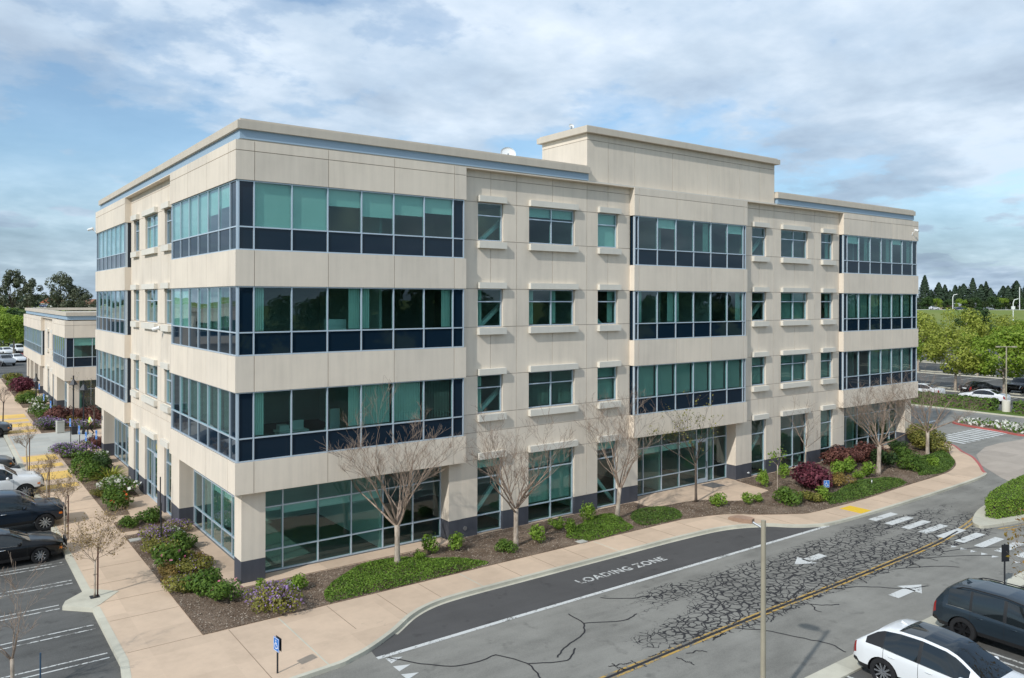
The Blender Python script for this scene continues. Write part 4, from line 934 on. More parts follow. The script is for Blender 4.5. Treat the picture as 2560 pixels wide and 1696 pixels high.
cover(smooth_line([(2.35, -3.42), (2.4, -2.9), (2.9, -2.0), (4.5, -.75), (6.2, -.35), (7.4, -1.1), (8.6, -2.0), (9.5, -3.0), (9.4, -3.35), (8.1, -3.46), (5, -3.46), (2.35, -3.42)], 4)[:-1], .26, 900, .036, G_['cover'], 'large green groundcover patch in front of the corner bay', 1)
cover(smooth_line([(14.5, -2.5), (15.3, -1.75), (16.5, -1.3), (18.4, -.6), (19.0, -1.3), (18.6, -2.2), (18.2, -3.2), (17, -3.45), (15.1, -3.5), (14.5, -2.5)], 4)[:-1], .24, 900, .036, G_['cover'], 'groundcover patch around the third bare tree', 2)
cover(smooth_line([(19.2, -2.0), (20.2, -1.2), (21.4, -1.3), (22.4, -2.1), (21.5, -3.35), (20, -3.45), (18.8, -3.2), (19.2, -2.0)], 4)[:-1], .24, 900, .036, G_['coverd'], 'groundcover patch right of the third bare tree', 3)
cover(smooth_line([(29.9, -6.4), (31.0, -5.5), (32.9, -5.0), (36.0, -4.3), (38.4, -5.1), (38.4, -6.25), (35, -6.55), (32, -6.65), (29.9, -6.4)], 4)[:-1], .26, 800, .04, G_['coverd'], 'groundcover strip below the burgundy bush', 4)
cover(smooth_line([(41.0, -5.7), (43.0, -4.6), (45.5, -3.2), (49.5, -2.8), (50.2, -3.2), (47.6, -4.9), (45.7, -5.65), (43, -6.2), (41.0, -5.7)], 4)[:-1], .28, 800, .045, G_['coverd'], 'groundcover at the pavement bend by the last bare tree', 5)

# loose bark chips and leaf litter on the mulch
M['chip'] = leafmat('bark_chips', [(0.06, 0.04, 0.028), (0.20, 0.145, 0.10), (0.30, 0.235, 0.175), (0.46, 0.38, 0.30)], trans=0.0)
rng = np.random.default_rng(61)
for nm_, dn in (('front', 150), ('rose', 60), ('door', 60)):
    pb = [(p[0], p[1]) for p in beds[nm_]]; A_ = np.array(pb); a_, b_ = A_.min(0), A_.max(0); k_ = int(dn*(b_-a_).prod()); x = rng.uniform(a_[0], b_[0], k_); y = rng.uniform(a_[1], b_[1], k_); s_ = in_poly(x, y, pb); x, y = x[s_], y[s_]
    o = obj_from('bark_chips', quads_mesh('bark_chips', np.stack([x, y, np.full(len(x), .032)+rng.random(len(x))*.012], 1), .034, rng, M['chip'], up=2.0, aspect=.5)); tag(o, kind='stuff', label='loose bark chips scattered over the planting bed', cat='mulch')
# bare branching trees
def branching(seed, h, trunk_h, spread, mains=6, levels=4, r0=.085, droop=.0, trunk_mb=None, br_mb=None, kids=(3, 5), tips=None, bend=.25, upright=.9):
    rg = random.Random(seed); tm = trunk_mb or MB(); bm_ = br_mb or MB()
    lean = Vector((rg.uniform(-.06, .06), rg.uniform(-.06, .06), 0))
    pts = [Vector((0, 0, -.02))] + [Vector((0, 0, 0)) + lean*t*trunk_h + Vector((0, 0, trunk_h*t)) for t in (.12, .35, .7, 1.0)]
    tm.tube(pts, [r0*1.45, r0*1.15, r0, r0*.92, r0*1.0], 9)
    top = pts[-1]
    def grow(p, d, L, r, lev):
        n = 5 if lev < 2 else 3; q = [p]; dd = d.copy(); rads = [r]
        for i in range(n):
            dd = (dd + Vector((rg.uniform(-1, 1), rg.uniform(-1, 1), rg.uniform(-.3, .9)*upright*.6 - droop*lev*.15))*bend*(.5 if lev == 0 else .75)).normalized()
            q.append(q[-1] + dd*L/n); rads.append(max(r*(1-.62*(i+1)/n), .004))
        bm_.tube(q, rads, 6 if lev == 0 else (4 if lev == 1 else 3), cap=False)
        if lev >= levels-1:
            if tips is not None: tips.append((q[-1].copy(), q[-2].copy()))
            return
        nk = rg.randint(*kids) + (1 if lev == 0 else 0)
        for k in range(nk):
            t = rg.uniform(.25, 1.0) if k else 1.0; i = min(int(t*n), n-1); b = q[i].lerp(q[i+1], t*n-i if t < 1 else 1.0)
            ax = Vector((rg.uniform(-1, 1), rg.uniform(-1, 1), rg.uniform(-.15, .6))); ax.normalize()
            nd = ((q[i+1]-q[i]).normalized()*1.0 + ax*.85); nd.normalize()
            grow(b, nd, L*rg.uniform(.42, .68), max(rads[i+1]*.72, .005), lev+1)
    for k in range(mains):
        a = 2*PI*k/mains + rg.uniform(-.45, .45); e = rg.uniform(.50, 1.25) if k else 1.35
        d = Vector((math.cos(a)*math.cos(e)*spread, math.sin(a)*math.cos(e)*spread, math.sin(e))).normalized()
        grow(top - Vector((0, 0, rg.uniform(0, .12)*trunk_h)), d, (h-trunk_h)*rg.uniform(.42, .68), r0*rg.uniform(.34, .5), 0)
    return tm, bm_
def bare_tree(x, y, seed, label, h=5.8, trunk_h=1.7, spread=1.0, r0=.10, name='bare_tree', barkm='bark', leaf=None, nleaf=0, lsize=.05, stake=False, z=.02, group='bare street trees', **kw):
    root = empty(name, (x, y, z), 0, label=label, cat='tree', group=group); tips = []
    tm, bm_ = branching(seed, h, trunk_h, spread, r0=r0, tips=tips, **kw)
    tm.build('trunk', M[barkm], root, smooth=True); bm_.build('branches', M['twig' if barkm == 'bark' else barkm], root, smooth=True)
    if leaf:
        rng = np.random.default_rng(seed); T = np.array([tuple(t[0].lerp(t[1], rng.random()*1.2)) for t in tips]); k = rng.choice(len(T), nleaf); C_ = T[k] + rng.normal(size=(nleaf, 3))*.07
        obj_from('leaves', quads_mesh('leaves', C_, lsize, rng, G_[leaf]), root)
    if stake:
        for sx in (-.09, .10):
            if sx > 0 or stake == 2: MB().tube([(sx, .03, -.02), (sx*1.1, .03, trunk_h*stake_k)], .028, 6).build('stake', M['stake'], root)
        MB().tube([(-.06, 0, trunk_h*.6), (.10, .04, trunk_h*.6)], .012, 4).build('tie', M['black'], root)
    return root
stake_k = 1.35
bare_tree(6.27, -1.35, 4, 'bare vase-shaped tree standing in the large groundcover patch', h=6.1, trunk_h=1.75, spread=1.05, r0=.115, mains=9, levels=5, kids=(3, 4), bend=.34)
bare_tree(11.85, -2.12, 9, 'bare pale tree in front of the narrow window right of the corner bay', h=6.1, trunk_h=1.7, spread=1.0, r0=.11, mains=8, levels=5, kids=(3, 4), bend=.32)
bare_tree(18.65, -1.6, 15, 'bare tree in the groundcover left of the entrance', h=6.0, trunk_h=1.6, spread=.8, r0=.11, mains=7, levels=5, kids=(3, 4), bend=.30)
bare_tree(24.56, -1.7, 23, 'slim tree with sparse new leaves in front of the glass entrance door', h=5.7, trunk_h=2.1, spread=.95, r0=.065, mains=5, levels=4, barkm='darkbark', leaf='olive', nleaf=420, lsize=.05, kids=(3, 4))
bare_tree(30.42, -2.78, 31, 'small sapling with a few green leaves beside the entrance paving', h=2.6, trunk_h=1.5, spread=1.2, r0=.03, mains=4, levels=3, leaf='bright', nleaf=140, lsize=.06, kids=(2, 3))
bare_tree(35.96, -.95, 37, 'slim bare tree in front of the paired right windows', h=4.9, trunk_h=1.7, spread=.9, r0=.05, mains=5, levels=4, kids=(2, 4))
bare_tree(39.44, -3.95, 41, 'large spreading bare tree in front of the right wing', h=6.4, trunk_h=1.9, spread=1.1, r0=.13, mains=9, levels=5, kids=(3, 4), bend=.34)
bare_tree(47.92, -2.95, 47, 'last bare tree at the right corner by the pavement bend', h=6.2, trunk_h=1.8, spread=1.1, r0=.12, mains=8, levels=5, kids=(3, 4), bend=.33)
YT = 'young staked trees along the parking kerb'
bare_tree(-4.46, 2.26, 53, 'young staked tree with tan leaves in the grate of the parking kerb, nearest', h=3.1, trunk_h=1.35, spread=1.25, r0=.032, mains=6, levels=4, leaf='tanleaf', nleaf=1500, lsize=.032, stake=1, name='young_tree', group=YT, bend=.2)
bare_tree(-4.4, 10.7, 59, 'young staked tree between the black sedan and the dark pickup', h=3.2, trunk_h=1.5, spread=1.1, r0=.04, mains=5, levels=4, leaf='tanleaf', nleaf=650, lsize=.032, stake=1, name='young_tree', group=YT)
bare_tree(-4.45, 17.6, 61, 'young staked tree in front of the white pickup', h=3.0, trunk_h=1.5, spread=1.0, r0=.035, mains=5, levels=4, leaf='tanleaf', nleaf=450, lsize=.032, stake=1, name='young_tree', group=YT)
bare_tree(-4.45, 28.05, 67, 'young staked tree in front of the grey sedan', h=3.0, trunk_h=1.6, spread=1.0, r0=.04, mains=5, levels=4, leaf='tanleaf', nleaf=220, lsize=.035, stake=1, name='young_tree', group=YT)
bare_tree(-4.3, 52.5, 68, 'young tree at the left edge beside the dark sport utility', h=3.6, trunk_h=1.8, spread=1.0, r0=.05, mains=5, levels=4, name='young_tree', group=YT, barkm='darkbark')
bare_tree(1.7, 43.6, 71, 'gnarled small bare tree behind the walking person', h=4.6, trunk_h=1.6, spread=1.2, r0=.07, mains=5, levels=4, barkm='darkbark', leaf='olive', nleaf=120, group='bare street trees')
bare_tree(-7.5, -4.3, 73, 'small bare reddish tree at the lower left in the parking lot', h=3.5, trunk_h=1.1, spread=1.0, r0=.055, mains=5, levels=4, z=RZ, kids=(3, 4))
bare_tree(17.0, -22.6, 79, 'maple with yellow-green leaves reaching in from the lower right edge', h=4.9, trunk_h=1.6, spread=1.5, r0=.07, mains=7, levels=4, leaf='maple', nleaf=1500, lsize=.06, z=RZ, name='maple_tree', group='leafy trees near the kerb', kids=(3, 5))

# leafy trees of the lots, conifers and eucalypts far off
def crown_mesh(seed, h, r, base, lobes, n, size, m, skinny=1.0):
    rng = np.random.default_rng(seed); lb = []
    for i in range(lobes):
        t = rng.random(); a = rng.random()*2*PI; z = base + (h-base)*(.10+.82*t); q = r*math.sqrt(max(.05, 1-((t-.42)/.62)**2))*(.25+.70*rng.random()**.6); rr = r*(.24+.20*rng.random())
        lb.append((q*math.cos(a), q*math.sin(a), z, rr*skinny, rr*skinny, rr*.8))
    P_, nz = blob_points(rng, n, lb); return quads_mesh('crown', P_, size, rng, m, normals=nz, up=.3), lb
def trunk_mesh(seed, h, r0, lb, m):
    mb = MB(); rg = random.Random(seed); mb.tube([(0, 0, -.1), (.02, .03, h*.4), (.0, .05, h)], [r0*1.3, r0, r0*.85], 7)
    for i in range(min(9, len(lb))):
        l = lb[i]; mb.tube([(0, .05, h*.95), (l[0]*.45, l[1]*.45, h+(l[2]-h)*.5), (l[0], l[1], l[2])], [r0*.6, r0*.4, r0*.12], 5)
    o = mb.build('trunk', m); me = o.data; COL.objects.unlink(o); bpy.data.objects.remove(o); return me
TP = {}
for key, sd, h, r, base, lob, n, sz, lm, bk, sk in (('sp1', 1, 6.6, 3.0, 2.0, 24, 3400, .17, 'spring', 'bark', 1), ('sp2', 2, 7.0, 3.2, 2.2, 26, 3400, .17, 'spring2', 'bark', 1), ('sp3', 3, 6.2, 2.9, 1.9, 22, 3100, .17, 'spring', 'bark', 1),
        ('dk1', 4, 13.5, 5.5, 2.2, 34, 5200, .36, 'shade', 'darkbark', 1), ('dk2', 5, 12.0, 5.0, 1.6, 30, 4800, .36, 'dark', 'darkbark', 1),
        ('eu1', 6, 27, 8.0, 5, 24, 2800, .55, 'euc', 'darkbark', .75), ('eu2', 7, 25, 9.5, 4, 30, 3600, .55, 'euc', 'darkbark', .8)):
    cm, lb = crown_mesh(sd, h, r, base, lob, n, sz, G_[lm], sk); TP[key] = (cm, trunk_mesh(sd, base+.6, .13*h/6.5, lb, M[bk]))
def leafy(key, x, y, label, sc=1.0, rz=None, name='leafy_tree', group=None, z=RZ):
    root = empty(name, (x, y, z), rz if rz is not None else (x*1.7+y*.9) % 6.28, label=label, cat='tree', group=group); s_ = sc if isinstance(sc, tuple) else (sc, sc, sc); root.scale = s_
    obj_from('crown', TP[key][0], root); obj_from('trunk', TP[key][1], root); return root
LT = 'spring-green trees in the right parking lot'
ordn = ['first', 'second', 'third', 'fourth', 'fifth', 'sixth', 'seventh', 'eighth', 'ninth', 'tenth', 'eleventh', 'twelfth', 'thirteenth', 'fourteenth', 'fifteenth', 'sixteenth', 'seventeenth', 'eighteenth', 'nineteenth', 'twentieth']
rowlots = [(93.9, [15.6, 10.2, 4.5, 22.5], 'front row'), (116.3, [31, 22.4, 17.4, 10, 3], 'second row'), (137.5, [42, 34, 26, 18, 9, 0], 'third row'), (158.5, [36, 26, 16, 6], 'fourth row'), (178, [39, 28, 16, 5], 'rear row')]
for ri, (x, ys, rn) in enumerate(rowlots):
    for k, y in enumerate(sorted(ys, reverse=True)):
        key = ('sp1', 'sp2', 'sp3')[(k+ri) % 3] if ri < 2 else ('sp2', 'sp1', 'sp2')[(k+ri) % 3]
        leafy(key, x + (k*7 % 3-1)*.3, y, '%s tree from the left in the %s of the right parking lot' % (ordn[k], rn), .98+.09*((k*5+ri*3) % 4) + (.10 if ri > 1 else 0), group=LT)
leafy('dk2', 106, 41.5, 'dark green tree beside the right edge of the building', .62, group='dark trees by the right lot'); leafy('dk1', 172, 62, 'dark tree behind the lot at the field edge, left one', .66, group='dark trees by the right lot'); leafy('dk2', 196, 56, 'dark tree behind the lot at the field edge, middle one', .8, group='dark trees by the right lot'); leafy('dk1', 205, 30, 'dark tree behind the lot at the field edge, right one', .7, group='dark trees by the right lot')
# left far background
LB = 'green trees beyond the left lot'
for k, (u, dpt, key, s) in enumerate(((-625, 150, 'sp1', 1.25), (-618, 175, 'dk2', .75), (-596, 196, 'sp3', 1.1), (-640, 200, 'sp1', 1.4), (-603, 165, 'sp2', 1.0))):
    p = far_pt(dpt, u/1000*dpt); leafy(key, p.x, p.y, '%s of the green trees beyond the far left parking lot, counted from the nearest' % ordn[k], s, group=LB)
for k, (u, key, s) in enumerate(((30, 'eu1', (.92, .92, 1.0)), (72, 'eu1', (.85, .85, .82)), (150, 'eu2', (1.0, 1.0, .98)), (186, 'eu2', (.75, .75, .72)), (-30, 'eu2', (.9, .9, .8)), (216, 'eu2', (.6, .6, .55)))):
    p = far_pt(430, (u-1257.3)/1956.8*430); leafy(key, p.x, p.y, '%s eucalyptus on the left skyline' % ('tall leftmost', 'shorter second', 'broad middle', 'smaller right', 'cut-off edge', 'low rightmost')[k], s, name='eucalyptus_tree', group='eucalypts on the left skyline', rz=k*1.3)
# conifers
def conifer_mesh(seed, h, r):
    rng = np.random.default_rng(seed); n = 2600; t = rng.random(n)**.75; z = .06*h + t*h*.94; lay = .72+.28*np.abs(np.sin(z*1.6+rng.random(n)*.5)); rad = r*(1-t)**.85*lay*(.35+.65*rng.random(n)**.4)+.1; a = rng.random(n)*2*PI; rad *= (1+.22*np.sin(a*3+seed)+.12*np.sin(a*5+z*.3))
    P_ = np.stack([rad*np.cos(a), rad*np.sin(a), z - rad*.18], 1); nz = np.stack([np.cos(a), np.sin(a), np.full(n, .35)], 1); return quads_mesh('crown', P_, .62, rng, G_['conif'], normals=nz)
CM = [conifer_mesh(1, 30, 6.5), conifer_mesh(2, 27, 8.5), conifer_mesh(3, 24, 7.0)]
ct_ = MB().tube([(0, 0, -.3), (0, 0, 10)], [.6, .4], 6); o = ct_.build('trunk', M['darkbark']); CT = o.data; COL.objects.unlink(o); bpy.data.objects.remove(o)
rgc = random.Random(4); us = [2312, 2328, 2347, 2362, 2375, 2388, 2399, 2409, 2418, 2432, 2441, 2453, 2465, 2476, 2488, 2497, 2508, 2520, 2531, 2541, 2552, 2566]
hh = [1.1, .75, 1.12, .8, .72, 1.0, .8, .95, .7, 1.0, .72, 1.02, .9, .8, .68, .62, .85, .98, .7, 1.02, .8, .9]
for k, (u, s) in enumerate(zip(us, hh)):
    dp = 690+rgc.uniform(-30, 60); p = far_pt(dp, (u-1257.3)/1956.8*dp)
    root = empty('conifer', (p.x, p.y, 0), k*1.1, label='%s conifer from the left in the far tree line at right' % (ordn[k] if k < 20 else ('twenty-first', 'twenty-second')[k-20]), cat='tree', group='conifers of the far tree line'); s2 = s*rgc.uniform(.8, 1.05)*dp/760; root.scale = (s2*1.75, s2*1.75, s*dp/690)
    obj_from('crown', CM[k % 3], root); obj_from('trunk', CT, root)
for k, (u, key, s) in enumerate(((2318, 'dk2', .95), (2338, 'sp1', 1.5), (2372, 'dk2', .8), (2404, 'sp3', 1.5), (2421, 'dk1', .72), (2438, 'dk2', .9), (2462, 'dk1', .6), (2484, 'dk2', .95), (2503, 'sp1', 1.6), (2523, 'dk1', .8), (2546, 'dk2', .9))):
    p = far_pt(572, (u-1257.3)/1956.8*572); leafy(key, p.x, p.y, '%s round-headed tree from the left along the far highway at right' % ordn[k], s, group='round trees along the far highway', z=2.5)
# continuous low wood along the horizon
rng = np.random.default_rng(9); n = 26000; xr = rng.uniform(-900, 1500, n); hgt = 9+5*np.sin(xr*.031)+4*np.sin(xr*.087+2)+3*np.sin(xr*.21); z = rng.random(n)**.7*np.clip(hgt, 4, 22); dp = 860+rng.uniform(-15, 30, n)
P_ = np.stack([-9.335+F0.x*dp+R0.x*xr, -30.213+F0.y*dp+R0.y*xr, z], 1); o = obj_from('distant_wood', quads_mesh('distant_wood', P_, 2.3, rng, [G_['conif'], G_['euc']], mi=(rng.random(n) < .4).astype(int))); tag(o, kind='stuff', label='low dark wood along the horizon', cat='wood')
# trees across the street, behind the viewer: they show in the windows
for k, (x, y, key, s) in enumerate(((12, -66, 'dk1', 1.0), (22, -72, 'dk2', 1.1), (31, -64, 'dk1', .95), (40, -70, 'dk2', 1.15), (50, -66, 'dk1', 1.05), (60, -72, 'dk1', 1.1), (71, -64, 'dk2', 1.1), (82, -69, 'dk1', 1.15), (94, -63, 'dk2', 1.15), (106, -66, 'dk1', 1.2), (120, -60, 'dk2', 1.25), (135, -56, 'dk1', 1.2), (152, -50, 'dk2', 1.2))):
    leafy(key, x, y, '%s evergreen from the left in the row behind the viewer that the windows mirror' % ordn[k], s, group='reflected evergreen trees')

# clipped hedges
def hedge(poly, h, label, m, dens=260, size=.05, z=.02, seed=3, name='hedge'):
    rng = np.random.default_rng(seed); n = len(poly); root = empty(name, (poly[0][0], poly[0][1], z), label=label, cat='hedge', group='clipped hedges'); ox, oy = poly[0]
    C_ = []; NZ = []
    for i in range(n):
        p, q = poly[i], poly[(i+1) % n]; L = math.hypot(q[0]-p[0], q[1]-p[1]); k = int(L*h*dens); t = rng.random(k); zz = rng.random(k)*h; nx, ny = (q[1]-p[1])/L, -(q[0]-p[0])/L; o_ = rng.normal(size=k)*.035
        C_.append(np.stack([p[0]+(q[0]-p[0])*t+nx*o_-ox, p[1]+(q[1]-p[1])*t+ny*o_-oy, zz], 1)); NZ.append(np.tile([nx, ny, .2], (k, 1)))
    P_ = np.array(poly); a, b = P_.min(0), P_.max(0); k = int(dens*(b-a).prod()); x = rng.uniform(a[0], b[0], k); y = rng.uniform(a[1], b[1], k); s = in_poly(x, y, poly); x, y = x[s], y[s]
    C_.append(np.stack([x-ox, y-oy, h+rng.normal(size=len(x))*.03], 1)); NZ.append(np.tile([0, 0, 1.], (len(x), 1)))
    obj_from('foliage', quads_mesh('foliage', np.concatenate(C_), size, rng, m, normals=np.concatenate(NZ)), root)
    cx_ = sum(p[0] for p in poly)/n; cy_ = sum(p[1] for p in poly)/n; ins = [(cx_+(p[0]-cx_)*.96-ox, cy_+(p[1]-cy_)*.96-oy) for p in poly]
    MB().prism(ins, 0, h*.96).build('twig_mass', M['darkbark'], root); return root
hedge([(34.3, -12.85), (36.2, -13.25), (45.5, -13.6), (45.5, -11.05), (40.0, -11.35), (36.2, -11.85), (34.3, -12.35)], .95, 'bright clipped hedge on the traffic island at the right edge', [G_['bright']], 500, .045)
hedge([(77.5, -9), (79.0, -9), (79.0, 2.9), (77.5, 2.9)], 1.15, 'hedge along the right lot, right of the concrete pedestal', [G_['mid']], 60, .12, z=RZ)
hedge([(77.3, 4.7), (78.8, 4.7), (78.8, 22), (77.3, 22)], 1.15, 'hedge along the right lot, left of the concrete pedestal', [G_['mid']], 60, .12, z=RZ)
rng = np.random.default_rng(5)
k = 900; x = rng.uniform(63.5, 69, k); y = rng.uniform(-4, 3.7, k); s = in_poly(x, y, [(p[0]+(66.3-p[0])*.12, p[1]+(0-p[1])*.12) for p in fi[:-1]]); me = quads_mesh('island_flowers', np.stack([x[s], y[s], .08+.22*rng.random(s.sum())], 1), .16, rng, [G_['whitef'], G_['mid']], mi=(rng.random(s.sum()) < .5).astype(int)); o = obj_from('island_flowers', me); tag(o, kind='stuff', label='white flowers on the small kerbed island at right', cat='flowers')
# ---------------------------------------------------------------- vehicles
def paint(name, c, metal=0.0, rough=0.32):
    return mat(name, c, rough, metal=metal, spec=0.15, coat=0.55)
PT = {'white': paint('paint_white', (0.72, 0.73, 0.73)), 'navy': paint('paint_navy', (0.012, 0.020, 0.032), .1), 'black': paint('paint_black', (0.004, 0.004, 0.005), .0), 'grey': paint('paint_grey', (0.10, 0.11, 0.125), .5),
      'slate': paint('paint_slate', (0.028, 0.042, 0.055), .4), 'red': paint('paint_red', (0.22, 0.015, 0.015)), 'silver': paint('paint_silver', (0.42, 0.43, 0.44), .6), 'blue': paint('paint_blue', (0.03, 0.05, 0.10), .4)}
M['carglass'] = mat('car_glass', (0.012, 0.016, 0.018), 0.03, spec=0.7)
M['tail'] = mat('tail_lamp', (0.30, 0.012, 0.010), 0.15, spec=0.6, coat=.5)
M['head'] = mat('head_lamp', (0.55, 0.57, 0.58), 0.08, spec=0.8, coat=1)
M['amber'] = mat('amber_lens', (0.65, 0.16, 0.01), 0.2)
M['chrome'] = mat('chrome', (0.62, 0.63, 0.64), 0.12, metal=1.0)
M['tyre'] = mat('tyre_rubber', (0.018, 0.018, 0.019), 0.85, spec=0.3)
M['alloy'] = mat('alloy_rim', (0.50, 0.51, 0.53), 0.25, metal=0.9)
M['darkrim'] = mat('dark_rim', (0.02, 0.02, 0.022), 0.3, metal=0.5)
M['grille'] = mat('grille_black', (0.01, 0.01, 0.01), 0.4)
SPEC = {
 'suv': dict(L=5.0, W=2.0, ax=(1.02, 3.92), wr=.41, zb=.34, top=[(0, .62), (.02, .92), (.09, 1.08), (.14, 1.20), (.40, 1.58), (.56, 1.70), (1.2, 1.79), (2.2, 1.80), (2.9, 1.70), (3.12, 1.63), (3.82, 1.16), (4.1, 1.11), (4.7, 1.01), (4.90, .88), (5.0, .60)],
   belt=[(0, 1.10), (1.0, 1.13), (2.2, 1.08), (3.6, 1.02), (5, .95)], w=[(0, .80), (.10, .90), (.4, .965), (1, .99), (4.2, .985), (4.65, .93), (4.88, .80), (5, .66)], roofw=.72, win=[(.55, 1.22), (1.30, 2.22), (2.32, 3.40)], wind=(3.12, 3.82), rear=(.14, .40), seams=(1.26, 2.27, 3.62), rails=True, handles=(1.55, 2.55)),
 'cross': dict(L=4.9, W=1.92, ax=(.98, 3.83), wr=.40, zb=.28, top=[(0, .60), (.02, .88), (.08, 1.02), (.16, 1.08), (.72, 1.52), (.92, 1.61), (1.4, 1.675), (2.0, 1.69), (2.65, 1.63), (2.90, 1.55), (3.76, 1.08), (4.0, 1.05), (4.6, .94), (4.80, .80), (4.9, .56)],
   belt=[(0, 1.08), (1.0, 1.10), (2.2, 1.04), (3.6, .97), (4.9, .9)], w=[(0, .78), (.10, .88), (.4, .945), (1, .96), (4.1, .955), (4.55, .90), (4.78, .76), (4.9, .62)], roofw=.62, win=[(.98, 1.95), (2.05, 3.30)], wind=(2.90, 3.76), rear=(.16, .72), seams=(1.0, 2.0, 3.5), pano=(1.3, 2.90), handles=(1.25, 2.3), quarter=(.45, .98)),
 'sedan': dict(L=4.95, W=1.86, ax=(1.02, 3.90), wr=.345, zb=.22, top=[(0, .55), (.02, .80), (.12, 1.0), (.5, 1.06), (.78, 1.08), (1.55, 1.40), (2.1, 1.46), (2.55, 1.43), (2.85, 1.36), (3.55, 1.02), (3.9, .97), (4.55, .84), (4.82, .70), (4.95, .46)],
   belt=[(0, .93), (1.0, .96), (2.2, .93), (3.6, .89), (4.95, .8)], w=[(0, .74), (.12, .85), (.5, .91), (1, .93), (4.1, .925), (4.55, .86), (4.8, .72), (4.95, .55)], roofw=.60, win=[(1.05, 1.62), (1.70, 2.25), (2.33, 3.25)], wind=(2.85, 3.55), rear=(.78, 1.55), seams=(1.30, 2.29, 3.42), handles=(1.62, 2.55)),
 'pickup': dict(L=5.85, W=2.03, ax=(1.20, 4.90), wr=.42, zb=.42, top=[(0, .75), (.02, 1.10), (.10, 1.32), (1.0, 1.34), (1.78, 1.36), (1.86, 1.45), (1.98, 1.84), (2.3, 1.90), (3.2, 1.91), (3.75, 1.86), (3.95, 1.78), (4.55, 1.32), (4.8, 1.28), (5.5, 1.20), (5.72, 1.10), (5.85, .75)],
   belt=[(0, 1.28), (1.9, 1.24), (3.0, 1.20), (4.5, 1.16), (5.85, 1.05)], w=[(0, .93), (.1, .98), (1, 1.005), (5.2, 1.005), (5.6, .96), (5.76, .90), (5.85, .80)], roofw=.76, win=[(2.12, 2.95), (3.05, 4.15)], wind=(3.95, 4.55), rear=(1.86, 1.98), seams=(2.0, 3.0, 4.35), handles=(2.25, 3.2)),
}
def interp_s(tab, x):
    X = [a for a, b in tab]; Y = [b for a, b in tab]; return float(np.interp(x, X, Y))
WHEELS = {}; BODY = {}
def wheel_meshes(r, style):
    k = (r, style)
    if k in WHEELS: return WHEELS[k]
    w = .115; t = MB(); t.lathe([(r*.66, -w*.95), (r*.80, -w), (r*.94, -w*.92), (r, -w*.55), (r, w*.55), (r*.94, w*.92), (r*.80, w), (r*.66, w*.95)], 28, axis='y'); to = t.build('tyre', M['tyre'], smooth=True, sharp=40)
    q = MB(); q.lathe([(0, w*.2), (r*.20, w*.2), (r*.60, -w*.1), (r*.62, w*.80), (r*.68, w*.96)], 28, axis='y', mi=0)
    n = 10 if style != 'dark' else 6
    for i in range(n):
        a = 2*PI*i/n; ca, sa = math.cos(a), math.sin(a); hw = r*(.055 if n == 10 else .085); pts = []
        for rr, yy, ww in ((r*.12, w*.72, hw*1.1), (r*.64, w*.82, hw)):
            for s in (-1, 1): pts.append((rr*ca - s*ww*sa, yy, rr*sa + s*ww*ca))
        b2 = [(p[0], p[1]-.05, p[2]) for p in pts]; q.add(pts+b2, [(0, 1, 3, 2), (0, 2, 6, 4), (1, 5, 7, 3), (2, 3, 7, 6), (0, 4, 5, 1)], 1)
    q.lathe([(0, w*.86), (r*.13, w*.84), (r*.16, w*.55)], 14, axis='y', mi=1)
    rm = {'alloy': 'alloy', 'dark': 'darkrim', 'multi': 'alloy'}[style]; ro = q.build('rim', [M['darkrim'], M[rm]], smooth=True, sharp=30)
    me = (to.data, ro.data)
    for o in (to, ro): COL.objects.unlink(o); bpy.data.objects.remove(o)
    WHEELS[k] = me; return me
def section(S, x):
    zt = interp_s(S['top'], x); w = interp_s(S['w'], x); zb = S['zb'] + (.10 if x < .25 or x > S['L']-.25 else 0); bl = min(interp_s(S['belt'], x), zt-.035); bl = max(bl, zb+.12)
    cab = max(0.0, min(1.0, (zt-bl-.06)/.42)); rw = S['roofw']; wr = w*.93*(1-cab) + min(rw+.06, w*.9)*cab; rr = .05+.03*cab
    zr = max(zt-rr, bl+.012)
    mid = zb + (bl-zb)*.5
    P_ = [(0, zb), (w*.82, zb), (w*.95, zb+.05), (w*.985, zb+min(.18, (bl-zb)*.35)), (w, mid), (w*.998, bl-(bl-zb)*.22), (w*.975, bl-.03), (w*.955, bl)]
    a, b = P_[-1], (wr, zr)
    P_ += [(a[0]*.62+b[0]*.38+.018*cab, a[1]*.62+b[1]*.38), (a[0]*.28+b[0]*.72+.014*cab, a[1]*.28+b[1]*.72), b, (wr*.90, zt-rr*.35), (wr*.55, zt-.006), (0, zt)]
    return P_
BELT, ROOFE = 7, 10
